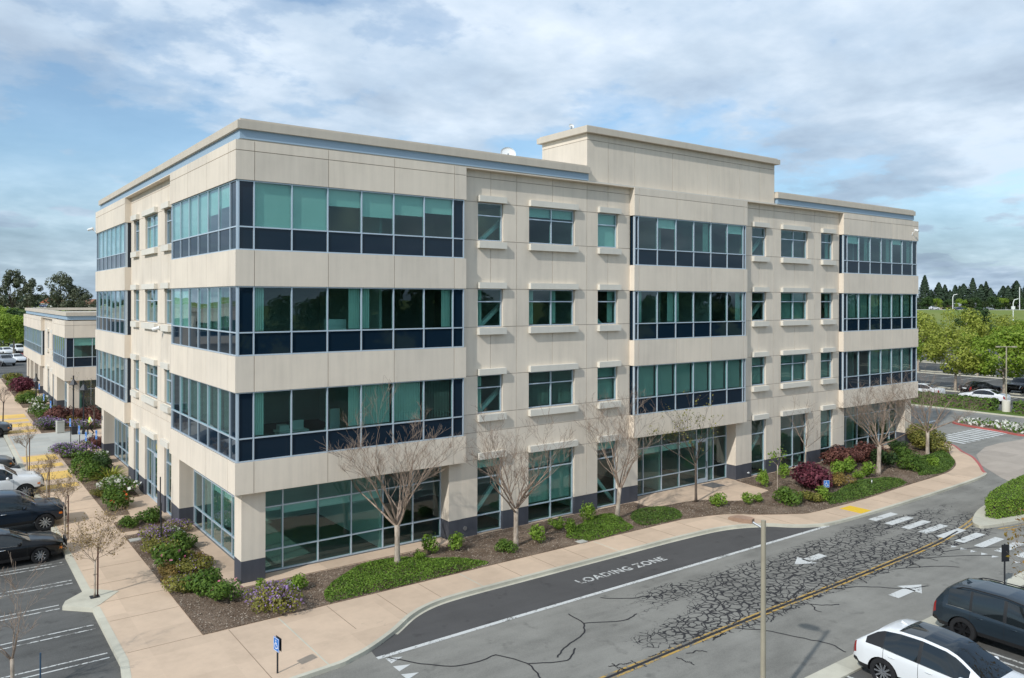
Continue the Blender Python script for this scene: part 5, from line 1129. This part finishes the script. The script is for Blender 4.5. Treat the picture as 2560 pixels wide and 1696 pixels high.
def make_car(kind, col, loc, rz, label, cat='car', name='car', rim='alloy', group=None, detail=True, grp=None):
    S = SPEC[kind]; L = S['L']; xs = set(np.linspace(0.25, L-.25, 34).round(3)) | {0, .02, .08, .16, L, L-.03, L-.10, L-.18}
    for a, b in S['win']: xs |= {a, b}
    for k in ('wind', 'rear', 'pano', 'quarter'):
        if k in S: xs |= set(S[k])
    for p, q in S['top']: xs.add(p)
    xs = sorted(xs); xs = [x for i, x in enumerate(xs) if i == 0 or x-xs[i-1] > .012]
    secs = [section(S, x) for x in xs]; nr = len(secs[0]); vs = []; fs = []; mi = []
    for x, sc in zip(xs, secs): vs += [(x-L/2, y, z) for y, z in sc] + [(x-L/2, -y, z) for y, z in reversed(sc[1:-1])]
    n = 2*nr-2
    def inr(x, r): return r[0]-1e-6 <= x <= r[1]+1e-6
    for i in range(len(xs)-1):
        xm = (xs[i]+xs[i+1])/2
        for k in range(n):
            fs.append((i*n+k, (i+1)*n+k, (i+1)*n+(k+1) % n, i*n+(k+1) % n)); kk = k if k < nr-1 else n-1-k; m_ = 0
            if BELT <= kk < ROOFE and any(inr(xm, r) for r in S['win']): m_ = 1
            elif BELT <= kk < ROOFE and (inr(xm, (S['win'][0][0], S['win'][-1][1])) or ('quarter' in S and inr(xm, S['quarter']))): m_ = 2
            elif BELT <= kk < ROOFE and inr(xm, S['wind']) and xm < S['wind'][0]+.35: m_ = 1
            elif kk >= ROOFE+1 and (inr(xm, S['wind']) or inr(xm, S['rear'])): m_ = 1
            elif kk >= ROOFE+1 and 'pano' in S and inr(xm, S['pano']): m_ = 1
            elif kk < 3: m_ = 2
            elif xm < .16 and 4 <= kk <= 6: m_ = 3
            elif xm > L-.20 and 5 <= kk <= 6: m_ = 4
            elif xm > L-.035 and kk in (3,): m_ = 2
            mi.append(m_)
    fs.append(tuple(range(n))); mi.append(0); fs.append(tuple(reversed(range((len(xs)-1)*n, len(xs)*n)))); mi.append(0)
    mats = [PT[col], M['carglass'], M['black'], M['tail'], M['head']]; wr = S['wr']
    if kind not in BODY:
        me = bpy.data.meshes.new('body_tmp'); me.from_pydata(vs, [], fs); mats = [PT[col], M['carglass'], M['black'], M['tail'], M['head']]
        for m_ in mats: me.materials.append(m_)
        me.polygons.foreach_set('material_index', mi); me.update(); ob = bpy.data.objects.new('body_tmp', me); COL.objects.link(ob)
        cut = MB(); wr = S['wr']
        for ax in S['ax']:
            for s in (-1, 1):
                y0, y1 = (s*.60, s*1.2) if s > 0 else (-1.2, -.60); cut.tube([(ax-L/2, y0, wr-.02), (ax-L/2, y1, wr-.02)], wr*1.14, 24)
        co = cut.build('cut_tmp', mats); co.data.polygons.foreach_set('material_index', [2]*len(co.data.polygons))
        bo = ob.modifiers.new('b', 'BOOLEAN'); bo.operation = 'DIFFERENCE'; bo.object = co; bo.solver = 'EXACT'
        dg = bpy.context.evaluated_depsgraph_get(); res = bpy.data.meshes.new_from_object(ob.evaluated_get(dg))
        for o in (ob, co): COL.objects.unlink(o); bpy.data.objects.remove(o)
        BODY[kind] = ([tuple(v.co) for v in res.vertices], [(p.material_index, tuple(p.vertices)) for p in res.polygons])
    root = empty(name, loc, rz, label=label, cat=cat, group=group)
    V, PF = BODY[kind]; byk = {}
    for k_, f_ in PF: byk.setdefault(k_, []).append(f_)
    def comps(faces):
        par = {}
        def find(a):
            while par[a] != a: par[a] = par[par[a]]; a = par[a]
            return a
        for f in faces:
            for v in f: par.setdefault(v, v)
            for v in f[1:]: par[find(v)] = find(f[0])
        d = {}
        for f in faces: d.setdefault(find(f[0]), []).append(f)
        return list(d.values())
    names = ['body', 'window', 'trim', 'tail_lamp', 'headlamp']
    for k, faces in byk.items():
        for grp_ in (comps(faces) if k in (1, 3, 4) else [faces]):
            idx = {}; nf = []
            for f in grp_: nf.append(tuple(idx.setdefault(v, len(idx)) for v in f))
            mb = MB(); mb.v = [V[v] for v in idx]; mb.f = nf; mb.mi = [0]*len(nf); mb.build(names[k], mats[k], root, smooth=True, sharp=32)
    tm, rm = wheel_meshes(wr, rim)
    for ax in S['ax']:
        for s in (-1, 1):
            w = obj_from('wheel', tm, root, (ax-L/2, s*(S['W']/2-.125), wr), 0 if s > 0 else PI); obj_from('rim', rm, w)
    if not detail: return root
    for s in (-1, 1):   # mirrors, handles, seams, lamps
        xm = S['win'][-1][1]-.12; sc = section(S, xm); yb, zb_ = sc[BELT]
        mr = MB(); mr.tube([(xm-L/2, s*(yb-.02), zb_+.02), (xm-L/2+.01, s*(yb+.09), zb_+.06)], .03, 6); mr.lathe([(0, -.09), (.06, -.08), (.085, 0), (.06, .08), (0, .09)], 10, axis='y', c=(xm-L/2+.02, s*(yb+.16), zb_+.09)); mr.build('mirror', PT[col], root, smooth=True)
        hb = MB()
        for hx in S['handles']:
            sc = section(S, hx); y, z = sc[5]; hb.tube([(hx-L/2-.10, s*(y+.005), z+.03), (hx-L/2-.05, s*(y+.03), z+.035), (hx-L/2+.05, s*(y+.03), z+.035), (hx-L/2+.10, s*(y+.005), z+.03)], .014, 5)
        hb.build('door_handles', M['chrome'] if col not in ('slate', 'white') else PT[col], root)
        sm = MB()
        for sx in S['seams']:
            a, b = section(S, sx-.006), section(S, sx+.006); pts = []
            for k in range(2, BELT+1):
                for (x, q) in ((sx-.006, a[k]), (sx+.006, b[k])): pts.append((x-L/2, s*(q[0]+.003), q[1]))
            sm.add(pts, [(2*i, 2*i+1, 2*i+3, 2*i+2) for i in range(len(pts)//2-1)])
        sm.build('door_seams', M['black'], root)
        # bright strip along the window line
        st = MB(); pts = []
        for x in np.linspace(S['win'][0][0]-.05, S['win'][-1][1]-.05, 16): y, z = section(S, x)[BELT]; pts.append((x-L/2, s*(y+.004), z-.008))
        st.tube(pts, .011, 4); st.build('window_strip', M['chrome'], root)
        if S.get('rails'):
            rl = MB(); rp = []
            for x in np.linspace(.75, 3.0, 12): y, z = section(S, x)[ROOFE]; rp.append((x-L/2, s*(y-.03), z+.075))
            rp[0] = (rp[0][0], rp[0][1], rp[0][2]-.06); rp[-1] = (rp[-1][0], rp[-1][1], rp[-1][2]-.06); rl.tube(rp, .02, 6); rl.build('roof_rail', M['black'], root)
    # nose: grille, amber marker ; tail: spoiler, plate
    gz = S['zb']+.22; gr = MB(); xg = L/2; nz = interp_s(S['w'], L-.01)
    gr.box(xg-.06, xg+.012, -nz*.72, nz*.72, gz, gz+.30); gr.build('grille', M['grille'], root)
    gb = MB()
    for i in range(4): gb.box(xg-.05, xg+.022, -nz*.70, nz*.70, gz+.03+.07*i, gz+.05+.07*i)
    gb.build('grille_bars', M['chrome'] if kind in ('pickup', 'sedan') else M['black'], root)
    if kind in ('suv', 'cross'):
      if 0:
        zt = interp_s(S['top'], S['rear'][1]); sp = MB(); xr = S['rear'][1]-L/2; sp.add([(xr+.14, -.60, zt+.03), (xr+.14, .60, zt+.03), (xr-.16, .56, zt-.005), (xr-.16, -.56, zt-.005), (xr+.14, -.60, zt-.03), (xr+.14, .60, zt-.03), (xr-.14, .56, zt-.05), (xr-.14, -.56, zt-.05)], [(0, 1, 2, 3), (7, 6, 5, 4), (3, 2, 6, 7), (0, 3, 7, 4), (1, 5, 6, 2)]); sp.build('spoiler', PT[col], root)
      fin = MB(); xf = S['rear'][1]+.45; zf = interp_s(S['top'], xf); fin.add([(xf-L/2-.10, -.02, zf), (xf-L/2-.10, .02, zf), (xf-L/2+.12, 0, zf), (xf-L/2-.10, 0, zf+.09)], [(0, 1, 3), (1, 2, 3), (2, 0, 3)]); fin.build('antenna_fin', PT[col], root)
    for s in (-1, 1):
        am = MB(); y, z = section(S, L-.30)[4]; am.box(L/2-.36, L/2-.22, s*y-.012, s*y+.012, z-.0, z+.09); am.build('side_marker', M['amber'], root)
    MB().box(-L/2-.012, -L/2+.03, -.26, .26, S['zb']+.42, S['zb']+.56).build('number_plate', M['white'], root)
    return root
ZL = RZ-.02
# near right
make_car('cross', 'white', (14.0, -19.75, ZL), -PI/2, 'white crossover with black glass roof parked at the lower right corner', rim='alloy', name='crossover')
make_car('suv', 'slate', (19.0, -19.78, ZL), -PI/2, 'dark blue-grey sport utility with black wheels parked at the lower right', rim='dark', name='sport_utility')
# left row, noses to the kerb (nose at +x)
make_car('sedan', 'black', (-4.6-4.95/2, 9.05, ZL), 0, 'glossy black sedan with chrome spoked wheels at the left edge, nearest of the parked row', rim='multi', name='sedan')
make_car('pickup', 'navy', (-4.0-5.85/2, 14.35, ZL), 0, 'dark navy pickup truck parked behind the black sedan at left', 'pickup', rim='multi', name='pickup_truck')
make_car('pickup', 'white', (-4.2-5.85/2, 22.0, ZL), 0, 'white pickup truck parked beyond the dark pickup at left', 'pickup', name='pickup_truck')
make_car('sedan', 'white', (-4.5-4.95/2, 25.0, ZL), 0, 'white car with only its bonnet showing behind the white pickup', name='sedan', detail=False)
make_car('sedan', 'grey', (-5.0-4.95/2, 30.35, ZL), 0, 'grey sedan at the left edge near the yellow paving slabs', name='sedan')
make_car('suv', 'grey', (-4.1-2.5, 45.8, ZL), 0, 'dark grey sport utility at the left edge by the far crossing', rim='dark', name='sport_utility')
# far left lot
FLC = 'cars in the far left lot'
def at(u, v, z=ZL):
    d = Rv*(u-1257.3)/1956.8 - Uv*(v-748.4)/1956.8 + F0; t = (z-11.12)/d.z; p = Vector((-9.335, -30.213, 11.12)) + d*t; return (p.x, p.y, z)
for u, v, kd, c, lb, rz in ((41, 905, 'sedan', 'white', 'white sedan in the far left lot, next to the red car', -1.3), (64, 903, 'sedan', 'red', 'dark red car in the far left lot, partly hidden by the low building', -1.3), (8, 914, 'pickup', 'silver', 'silver pickup at the left edge of the far left lot', -1.3), (14, 886, 'sedan', 'white', 'white car behind the silver pickup in the far left lot', -1.3), (45, 882, 'suv', 'white', 'white sport utility in the second row of the far left lot', -1.3), (6, 864, 'suv', 'black', 'black sport utility farthest back in the far left lot', -1.3)):
    make_car(kd, c, at(u, v), rz, lb, 'car', name={'sedan': 'sedan', 'suv': 'sport_utility', 'pickup': 'pickup_truck'}[kd], group=FLC, detail=False)
# right lot
RLC = 'cars in the right lot'
make_car('sedan', 'white', (84.8, 8.6, ZL), PI/2, 'white sedan behind the hedge in the right lot', name='sedan', group=RLC)
make_car('sedan', 'black', (93.3, 12.4, ZL), -.35, 'black sedan with red tail lamps in the right lot', name='sedan', group=RLC)
make_car('pickup', 'black', (98.6, 9.6, ZL), PI-.1, 'black pickup behind the black sedan in the right lot', 'pickup', name='pickup_truck', group=RLC)
make_car('sedan', 'white', (85.2, 15.6, ZL), PI/2, 'white car half hidden by the building edge in the right lot', name='sedan', group=RLC)
make_car('suv', 'slate', (119.3, 26.9, ZL), PI, 'dark sport utility under the trees of the right lot', name='sport_utility', group=RLC)
make_car('suv', 'white', (152, 51.5, ZL), PI, 'white vehicle glimpsed between the right lot tree crowns', name='sport_utility', group=RLC, detail=False)
make_car('sedan', 'silver', (140, 25.0, ZL), PI, 'silver car glimpsed under the right lot trees', name='sedan', group=RLC, detail=False)
# highway traffic
HW = 'vehicles on the far highway'
for u, kd, c, lb in ((2336, 'suv', 'white', 'white van on the far highway right of the building'), (2399, 'sedan', 'blue', 'dark blue car on the far highway at right'), (2472, 'sedan', 'silver', 'silver car on the far highway at the right edge'), (112, 'suv', 'blue', 'dark vehicle on the far highway at left')):
    p = far_pt(506, (u-1257.3)/1956.8*506); o = make_car(kd, c, (p.x, p.y, 5.0), -YAW, lb, 'car', name='car', group=HW, detail=False); o.scale = (1.25, 1.25, 1.25)
# ---------------------------------------------------------------- signs, lamps, person, small things
M['signblue'] = mat('sign_blue', (0.02, 0.17, 0.52), 0.4)
M['signwhite'] = mat('sign_white', (0.80, 0.80, 0.80), 0.4)
def access_symbol(mb, s, y):
    """white wheelchair symbol in the x-z plane, s = size, facing -y"""
    def stroke(pts, w):
        q = offset_line(pts, w/2); r = offset_line(pts, -w/2); n = len(pts); mb.add([(p[0]*s, y, p[1]*s) for p in q]+[(p[0]*s, y, p[1]*s) for p in r], [(i, i+1, n+i+1, n+i) for i in range(n-1)])
    stroke([(-.02+.26*math.cos(a), -.12+.26*math.sin(a)) for a in np.linspace(2.0, 6.0, 16)], .07)
    stroke([(-.06, .26), (-.04, -.02), (.18, -.02), (.28, -.28), (.36, -.26)], .08); stroke([(-.05, .12), (.14, .12)], .06)
    mb.add([(-.06*s+.07*s*math.cos(a), y, .36*s+.07*s*math.sin(a)) for a in np.linspace(0, 2*PI, 12, endpoint=False)], [tuple(range(12))])
def access_sign(x, y, rz, zc_, label, w=.30, h=.42, extra=False, z=.0, post_m='steel', group='accessible parking signs'):
    root = empty('accessible_sign', (x, y, z), rz, label=label, cat='sign', group=group)
    MB().tube([(0, 0, -.02), (0, 0, zc_+h*.52)], .028, 8).build('post', M[post_m], root)
    b = MB(); b.box(-w/2, w/2, -.045, -.032, zc_-h/2, zc_+h/2); pl_ = b.build('plate', M['signblue'], root)
    s = MB(); access_symbol(s, w*.95, -.047); s.v = [(a, b_, c+zc_) for a, b_, c in s.v]; s.build('symbol', M['signwhite'], pl_)
    r = MB(); t = .012
    for (x0, x1, z0, z1) in ((-w/2+.008, w/2-.008, zc_+h/2-.02, zc_+h/2-.02+t), (-w/2+.008, w/2-.008, zc_-h/2+.008, zc_-h/2+.008+t), (-w/2+.008, -w/2+.008+t, zc_-h/2+.02, zc_+h/2-.02), (w/2-.02, w/2-.008, zc_-h/2+.02, zc_+h/2-.02)): r.box(x0, x1, -.0475, -.0455, z0, z1)
    r.build('border', M['signwhite'], pl_)
    if extra: MB().box(-w/2, w/2, .032, .042, zc_-h/2+.02, zc_+h/2).build('back_plate', M['dark'], root)
    return root
access_sign(-1.05, -7.49, -PI/2+.12, .86, 'low blue accessible sign on the pavement at the bottom of the picture', extra=True, post_m='dark', w=.34, h=.40)
access_sign(31.38, -5.27, -.5, .76, 'blue accessible sign on a short post beside the burgundy bush', w=.34, h=.40)
for (x, y, lb) in ((-1.04, 35.9, 'blue accessible sign left of the far corner pier, farthest of four'), (-1.0, 31.8, 'blue accessible sign in the purple flowers, third of four'), (-1.02, 28.6, 'blue accessible sign rising from the green shrubs, second of four'), (-.34, 29.0, 'blue accessible sign closest to the tall building wall'), (-.94, 54.2, 'blue accessible sign by the white flowers in front of the low building'), (-1.01, 48.2, 'blue accessible sign behind the waste bin'), (-.31, 64.7, 'farthest blue accessible sign along the low building')):
    access_sign(x, y, -PI/2+.25, 1.85, lb, h=.62, post_m='dark')
# dark stakes standing in the left bed
for (x, y, h, lb) in ((-1.1, 7.0, 2.0, 'thin dark post standing in the left flower bed'), (-.25, 11.0, 2.3, 'thin dark post by the left door path')):
    o = MB().tube([(0, 0, -.02), (0, 0, h)], .03, 6).build('bed_post', M['dark']); o.location = (x, y, 0); tag(o, lb, 'post')
# sign seen from behind, at right
root = empty('road_sign', (24.35, -17.1, RZ), -.45, label='black back of a road sign on a post at the right edge', cat='sign')
MB().tube([(0, 0, -.02), (0, 0, 1.78)], .03, 8).build('post', M['dark'], root); MB().box(-.17, .17, -.045, -.032, 1.10, 1.76).build('plate', M['dark'], root)
# blue-topped post at lower left
o = MB().tube([(0, 0, 0), (0, 0, 1.35)], .022, 8).build('bollard_post', mat('blue_post', (0.03, 0.07, 0.12), .6)); o.location = (-6.9, -4.95, ZL); tag(o, 'thin blue post in the lower left of the parking lot', 'post')
# near street lamp
M['lamppaint'] = mat('lamp_tan', (0.36, 0.32, 0.235), 0.6, fn=f_walk((0.36, 0.32, 0.235), .12)); M['lamphead'] = mat('lamp_head', (0.42, 0.26, 0.17), 0.7, fn=f_walk((0.42, 0.26, 0.17), .25))
root = empty('street_lamp', (8.69, -17.35, RZ), 0, label='tan street lamp pole in the foreground street with a boxy head', cat='lamp')
MB().tube([(0, 0, .5), (0, 0, 5.32)], [.074, .064], 14).build('pole', M['lamppaint'], root, smooth=True, sharp=40); MB().lathe([(.26, -.02), (.26, .52), (0, .54)], 18).build('base', M['kerb'], root, smooth=True, sharp=40)
dirh = -R0*.80 + F0*.60
a = MB(); e0 = dirh*.06; e1 = dirh*.34; a.tube([(e0.x, e0.y, 5.12), (e1.x, e1.y, 5.24)], .03, 6); a.build('arm', M['steel'], root)
hb = MB(); sd = Vector((-dirh.y, dirh.x, 0)); prof = [(.28, .10), (.40, .16), (.75, .17), (.95, .08)]
vs_ = []
for (l, w) in prof:
    c = dirh*l
    for (s, dz) in ((-1, 0), (1, 0), (1, .11), (-1, .11)): q = c + sd*s*w; vs_.append((q.x, q.y, 5.20+dz*(1 if l < .9 else .5)))
fs_ = [(3, 2, 1, 0), (12, 13, 14, 15)]
for i in range(3): fs_ += [(4*i+k, 4*i+(k+1) % 4, 4*i+4+(k+1) % 4, 4*i+4+k) for k in range(4)]
hb.add(vs_, fs_); hb.build('lamp_head', M['lamphead'], root)
# cone-shaded walkway lamps
for (x, y, lb, h) in ((.51, 46.65, 'dark walkway lamp with a cone shade behind the waste bin', 4.4), (.62, 41.74, 'dark walkway lamp next to the walking person', 4.4), (-.6, 65.0, 'dark walkway lamp far along the low building', 3.2)):
    r = empty('walkway_lamp', (x, y, 0), label=lb, cat='lamp', group='walkway lamps'); MB().tube([(0, 0, 0), (0, 0, h)], .06, 8).build('pole', M['dark'], r); MB().lathe([(.02, h-.25), (.34, h-.78), (.30, h-.80), (.06, h-.55)], 4).build('shade', M['dark'], r); MB().lathe([(.13, 0), (.13, .3), (.06, .36)], 10).build('base', M['dark'], r)
# waste bin, utility box
r = empty('waste_bin', (-.85, 43.6, 0), .1, label='grey square waste bin at the crossing', cat='bin'); MB().box(-.27, .27, -.27, .27, .04, .92).build('body', M['greyconc'], r); MB().box(-.29, .29, -.29, .29, .92, .99).build('rim', M['greyconc'], r); MB().box(-.18, .18, -.18, .18, .991, 1.0).build('opening', M['black'], r); MB().box(-.23, .23, -.23, .23, 0, .04).build('foot', M['black'], r)
r = empty('utility_box', (.0, 42.1, 0), 0, label='short dark square utility box beside the crossing', cat='box'); MB().box(-.2, .2, -.2, .2, 0, .62).build('body', M['dark'], r); MB().box(-.215, .215, -.215, .215, .62, .66).build('lid', M['dark'], r)
for (x, y, lb, s) in ((-1.78, 8.75, 'pale rectangular meter box set in the left bed mulch', .22), (14.67, -3.38, 'pale meter box at the pavement edge of the front bed', .17)):
    r = empty('meter_box', (x, y, .022), 0, label=lb, cat='meter box'); MB().box(-s*1.3, s*1.3, -s, s, 0, .035).build('surround', M['greyconc'], r); MB().box(-s*1.15, s*1.15, -s*.85, s*.85, .035, .04).build('cover', M['greyconc'], r)
mb = MB(); mb.tube([(0, 0, 0), (.02, 0, .30)], .03, 8); mb.lathe([(.0, .31), (.035, .30)], 8); o = mb.build('marker_post', M['white']); o.location = (36.24, -5.25, .02); tag(o, 'small white marker post in the groundcover strip', 'post')
# door mat at entrance
o = MB().box(27.9, 29.0, -.2, .75, .004, .02).build('door_mat', mat('mat_grey', (.16, .15, .14), .95)); tag(o, 'grey door mat in front of the glass entrance door', 'mat')
# lot light on concrete pedestal
r = empty('lot_light', (78.2, 3.75, RZ), 0, label='thin lot light pole on a white concrete pedestal in the hedge', cat='lamp'); MB().lathe([(.38, 0), (.38, 1.15), (0, 1.16)], 16).build('pedestal', M['trim'], r, smooth=True, sharp=40); MB().tube([(0, 0, 1.1), (0, 0, 6.6)], .06, 8).build('pole', M['lamppaint'], r)
ca = MB(); ca.tube([tuple(-R0*.9 + Vector((0, 0, 6.55))), tuple(R0*.9 + Vector((0, 0, 6.55)))], .04, 6); ca.build('cross_arm', M['lamppaint'], r)
for s in (-1, 1): q = R0*.8*s; MB().box(q.x-.22, q.x+.22, q.y-.18, q.y+.18, 6.5, 6.62).build('lamp_head', M['lamppaint'], r)
r = empty('pole_sign', (58.5, 9.2, RZ), .6, label='small pale sign on a post behind the last bare tree', cat='sign'); MB().tube([(0, 0, 0), (0, 0, 2.0)], .03, 6).build('post', M['steel'], r); MB().box(-.3, .3, -.04, -.02, 1.2, 2.0).build('plate', M['white'], r)
# highway lights
for u, dp, h, lb in ((2533, 430, 12, 'white curved-arm highway light with a small sign at the right edge'), (2382, 500, 10, 'pale highway light left of centre in the right background'), (2549, 520, 15, 'straight pale highway pole at the right edge')):
    p = far_pt(dp, (u-1257.3)/1956.8*dp); r = empty('highway_light', (p.x, p.y, 0 if dp < 470 else 5), -YAW, label=lb, cat='lamp', group='highway lights'); MB().tube([(0, 0, 0), (0, 0, h*.8), (.6, 0, h*.95), (2.8, 0, h)] if dp < 510 else [(0, 0, 0), (0, 0, h)], .22, 6).build('pole', M['white'], r)
    if dp < 450: MB().box(-1, 1, -.1, .1, h*.52, h*.66).build('panel', M['white'], r)
# far houses
def house(u, dp, w, d, h, roof_h, lb, wallc, roofc, z=0.0, rz=.3):
    p = far_pt(dp, (u-1257.3)/1956.8*dp); r = empty('house', (p.x, p.y, z), rz, label=lb, cat='house', group='houses beyond the highway'); wm = mat('house_wall', wallc, .9); rm_ = mat('house_roof', roofc, .9)
    MB().box(-w/2, w/2, -d/2, d/2, 0, h).build('wall', wm, r); m_ = MB(); e = .5
    m_.add([(-w/2-e, -d/2-e, h), (w/2+e, -d/2-e, h), (w/2+e, d/2+e, h), (-w/2-e, d/2+e, h), (-w/2-e, 0, h+roof_h), (w/2+e, 0, h+roof_h)], [(0, 1, 5, 4), (2, 3, 4, 5), (0, 4, 3), (1, 2, 5), (3, 2, 1, 0)]); m_.build('roof', rm_, r)
    for k in range(3): x = -w/2+(k+.6)*w/3.2; MB().box(x-.8, x+.8, -d/2-.05, -d/2-.01, h*.35, h*.75).build('window', M['carglass'], r)
house(222, 560, 12, 10, 4, 3.5, 'cream gabled house right of the eucalypts on the left skyline', (.55, .50, .40), (.28, .14, .09), 3, 2.2); house(135, 580, 16, 10, 4.5, 3.5, 'red-roofed house between the eucalypts on the left skyline', (.6, .58, .55), (.38, .12, .07), 3, .9)
house(2393, 600, 11, 8, 3.6, 2.4, 'pale house below the conifers at right', (.55, .56, .56), (.35, .36, .38), 3, -.6); house(2358, 600, 10, 8, 3.2, 2.2, 'tan low house below the conifers next to the building', (.42, .34, .27), (.20, .13, .10), 3, -.5); house(2455, 610, 13, 9, 3.6, 2.4, 'grey low house below the tallest conifer at right', (.38, .38, .40), (.22, .22, .24), 3, -.6); house(2540, 610, 11, 9, 3.8, 2.4, 'dark house at the far right edge below the conifers', (.28, .27, .28), (.14, .14, .15), 3, -.6)

# ---------------------------------------------------------------- person walking
def person(loc, rz):
    root = empty('person', loc, rz, label='person in a yellow safety vest and black trousers walking by the crossing', cat='person')
    # +x = walking direction. joints: name -> (pos, radius)
    J = {'pel': ((0, 0, .95), .135), 'wai': ((.01, 0, 1.10), .125), 'che': ((.02, 0, 1.30), .145), 'nec': ((.03, 0, 1.47), .055), 'hea': ((.05, 0, 1.60), .088), 'crn': ((.045, 0, 1.70), .075),
         'lh': ((0, .09, .90), .095), 'lk': ((.20, .10, .52), .062), 'la': ((.16, .10, .10), .045), 'lt': ((.33, .11, .05), .040),
         'rh': ((0, -.09, .90), .095), 'rk': ((-.02, -.10, .50), .062), 'ra': ((-.28, -.10, .14), .045), 'rt': ((-.14, -.11, .04), .040),
         'ls': ((.0, .19, 1.40), .062), 'le': ((-.16, .25, 1.15), .047), 'lw': ((.02, .26, .95), .033), 'lf': ((.08, .25, .88), .036),
         'rs': ((.02, -.19, 1.40), .062), 're': ((.02, -.27, 1.13), .047), 'rw': ((.24, -.20, 1.08), .033), 'rf': ((.32, -.17, 1.08), .036)}
    E_ = [('pel', 'wai'), ('wai', 'che'), ('che', 'nec'), ('nec', 'hea'), ('hea', 'crn'), ('pel', 'lh'), ('lh', 'lk'), ('lk', 'la'), ('la', 'lt'), ('pel', 'rh'), ('rh', 'rk'), ('rk', 'ra'), ('ra', 'rt'), ('che', 'ls'), ('ls', 'le'), ('le', 'lw'), ('lw', 'lf'), ('che', 'rs'), ('rs', 're'), ('re', 'rw'), ('rw', 'rf')]
    nm = list(J); me = bpy.data.meshes.new('body'); me.from_pydata([J[k][0] for k in nm], [(nm.index(a), nm.index(b)) for a, b in E_], [])
    # fingers and thumbs: short chains from each hand
    ob = bpy.data.objects.new('skin_tmp', me); COL.objects.link(ob); sk = ob.modifiers.new('s', 'SKIN'); sk.use_smooth_shade = True; su = ob.modifiers.new('u', 'SUBSURF'); su.levels = 2; su.render_levels = 2
    for i, k in enumerate(nm): me.skin_vertices[0].data[i].radius = (J[k][1], J[k][1]*(1.15 if k in ('che', 'wai', 'pel') else 1)); me.skin_vertices[0].data[i].use_root = k == 'pel'
    dg = bpy.context.evaluated_depsgraph_get(); res = bpy.data.meshes.new_from_object(ob.evaluated_get(dg)); COL.objects.unlink(ob); bpy.data.objects.remove(ob)
    skin, vest, tro, shoe, hair, sleeve = (mat('skin', (.36, .20, .13), .6), mat('safety_vest', (.62, .75, .05), .7), mat('black_trousers', (.012, .012, .014), .8), mat('shoes', (.01, .01, .01), .6), mat('hair', (.012, .010, .009), .8), mat('white_sleeve', (.62, .64, .66), .8))
    for m_ in (skin, vest, tro, shoe, hair, sleeve): res.materials.append(m_)
    for p in res.polygons:
        c = p.center; z = c.z; y = abs(c.y); p.use_smooth = True
        p.material_index = 3 if z < .11 else 2 if z < 1.0 and y < .22 and not (c.y > .2 and z > .85) else 4 if z > 1.63 and (c.x < .08 or z > 1.72) else 0 if z > 1.44 and y < .09 else 0 if (y > .14 and z < 1.12) or c.x > .17 else 5 if y > .205 else 1
    o = bpy.data.objects.new('body', res); COL.objects.link(o); o.parent = root
    fg = MB()
    for (bx, by, bz, dx, dy, dz) in ((.08, .25, .88, .35, -.1, -.9), (.32, -.17, 1.08, .95, .25, .0)):
        d = Vector((dx, dy, dz)).normalized(); sdv = d.cross(Vector((.2, 1, .1))).normalized(); upv = d.cross(sdv)
        for i, L in enumerate((.07, .08, .075, .06)): b0 = Vector((bx, by, bz)) + d*.02 + upv*(i-1.5)*.018; fg.tube([b0, b0+d*L*.55, b0+d*L*.9+sdv*.02], [.010, .009, .007], 5)
        b0 = Vector((bx, by, bz)) - upv*.03; fg.tube([b0, b0+d*.03-upv*.02, b0+d*.06-upv*.02], [.011, .010, .008], 5)
    fg.build('fingers', skin, root, smooth=True)
    st = MB(); st.lathe([(.150, 1.12), (.152, 1.17)], 16); st.v = [(x*.95+.012, y*1.18, z) for x, y, z in st.v]; st.build('reflective_band', M['signwhite'], root)
    pp = MB(); pp.box(.28, .52, -.26, -.12, 1.09, 1.10); pp.build('held_papers', M['white'], root)
    return root
person((1.0, 41.0, 0.004), PI*.98)
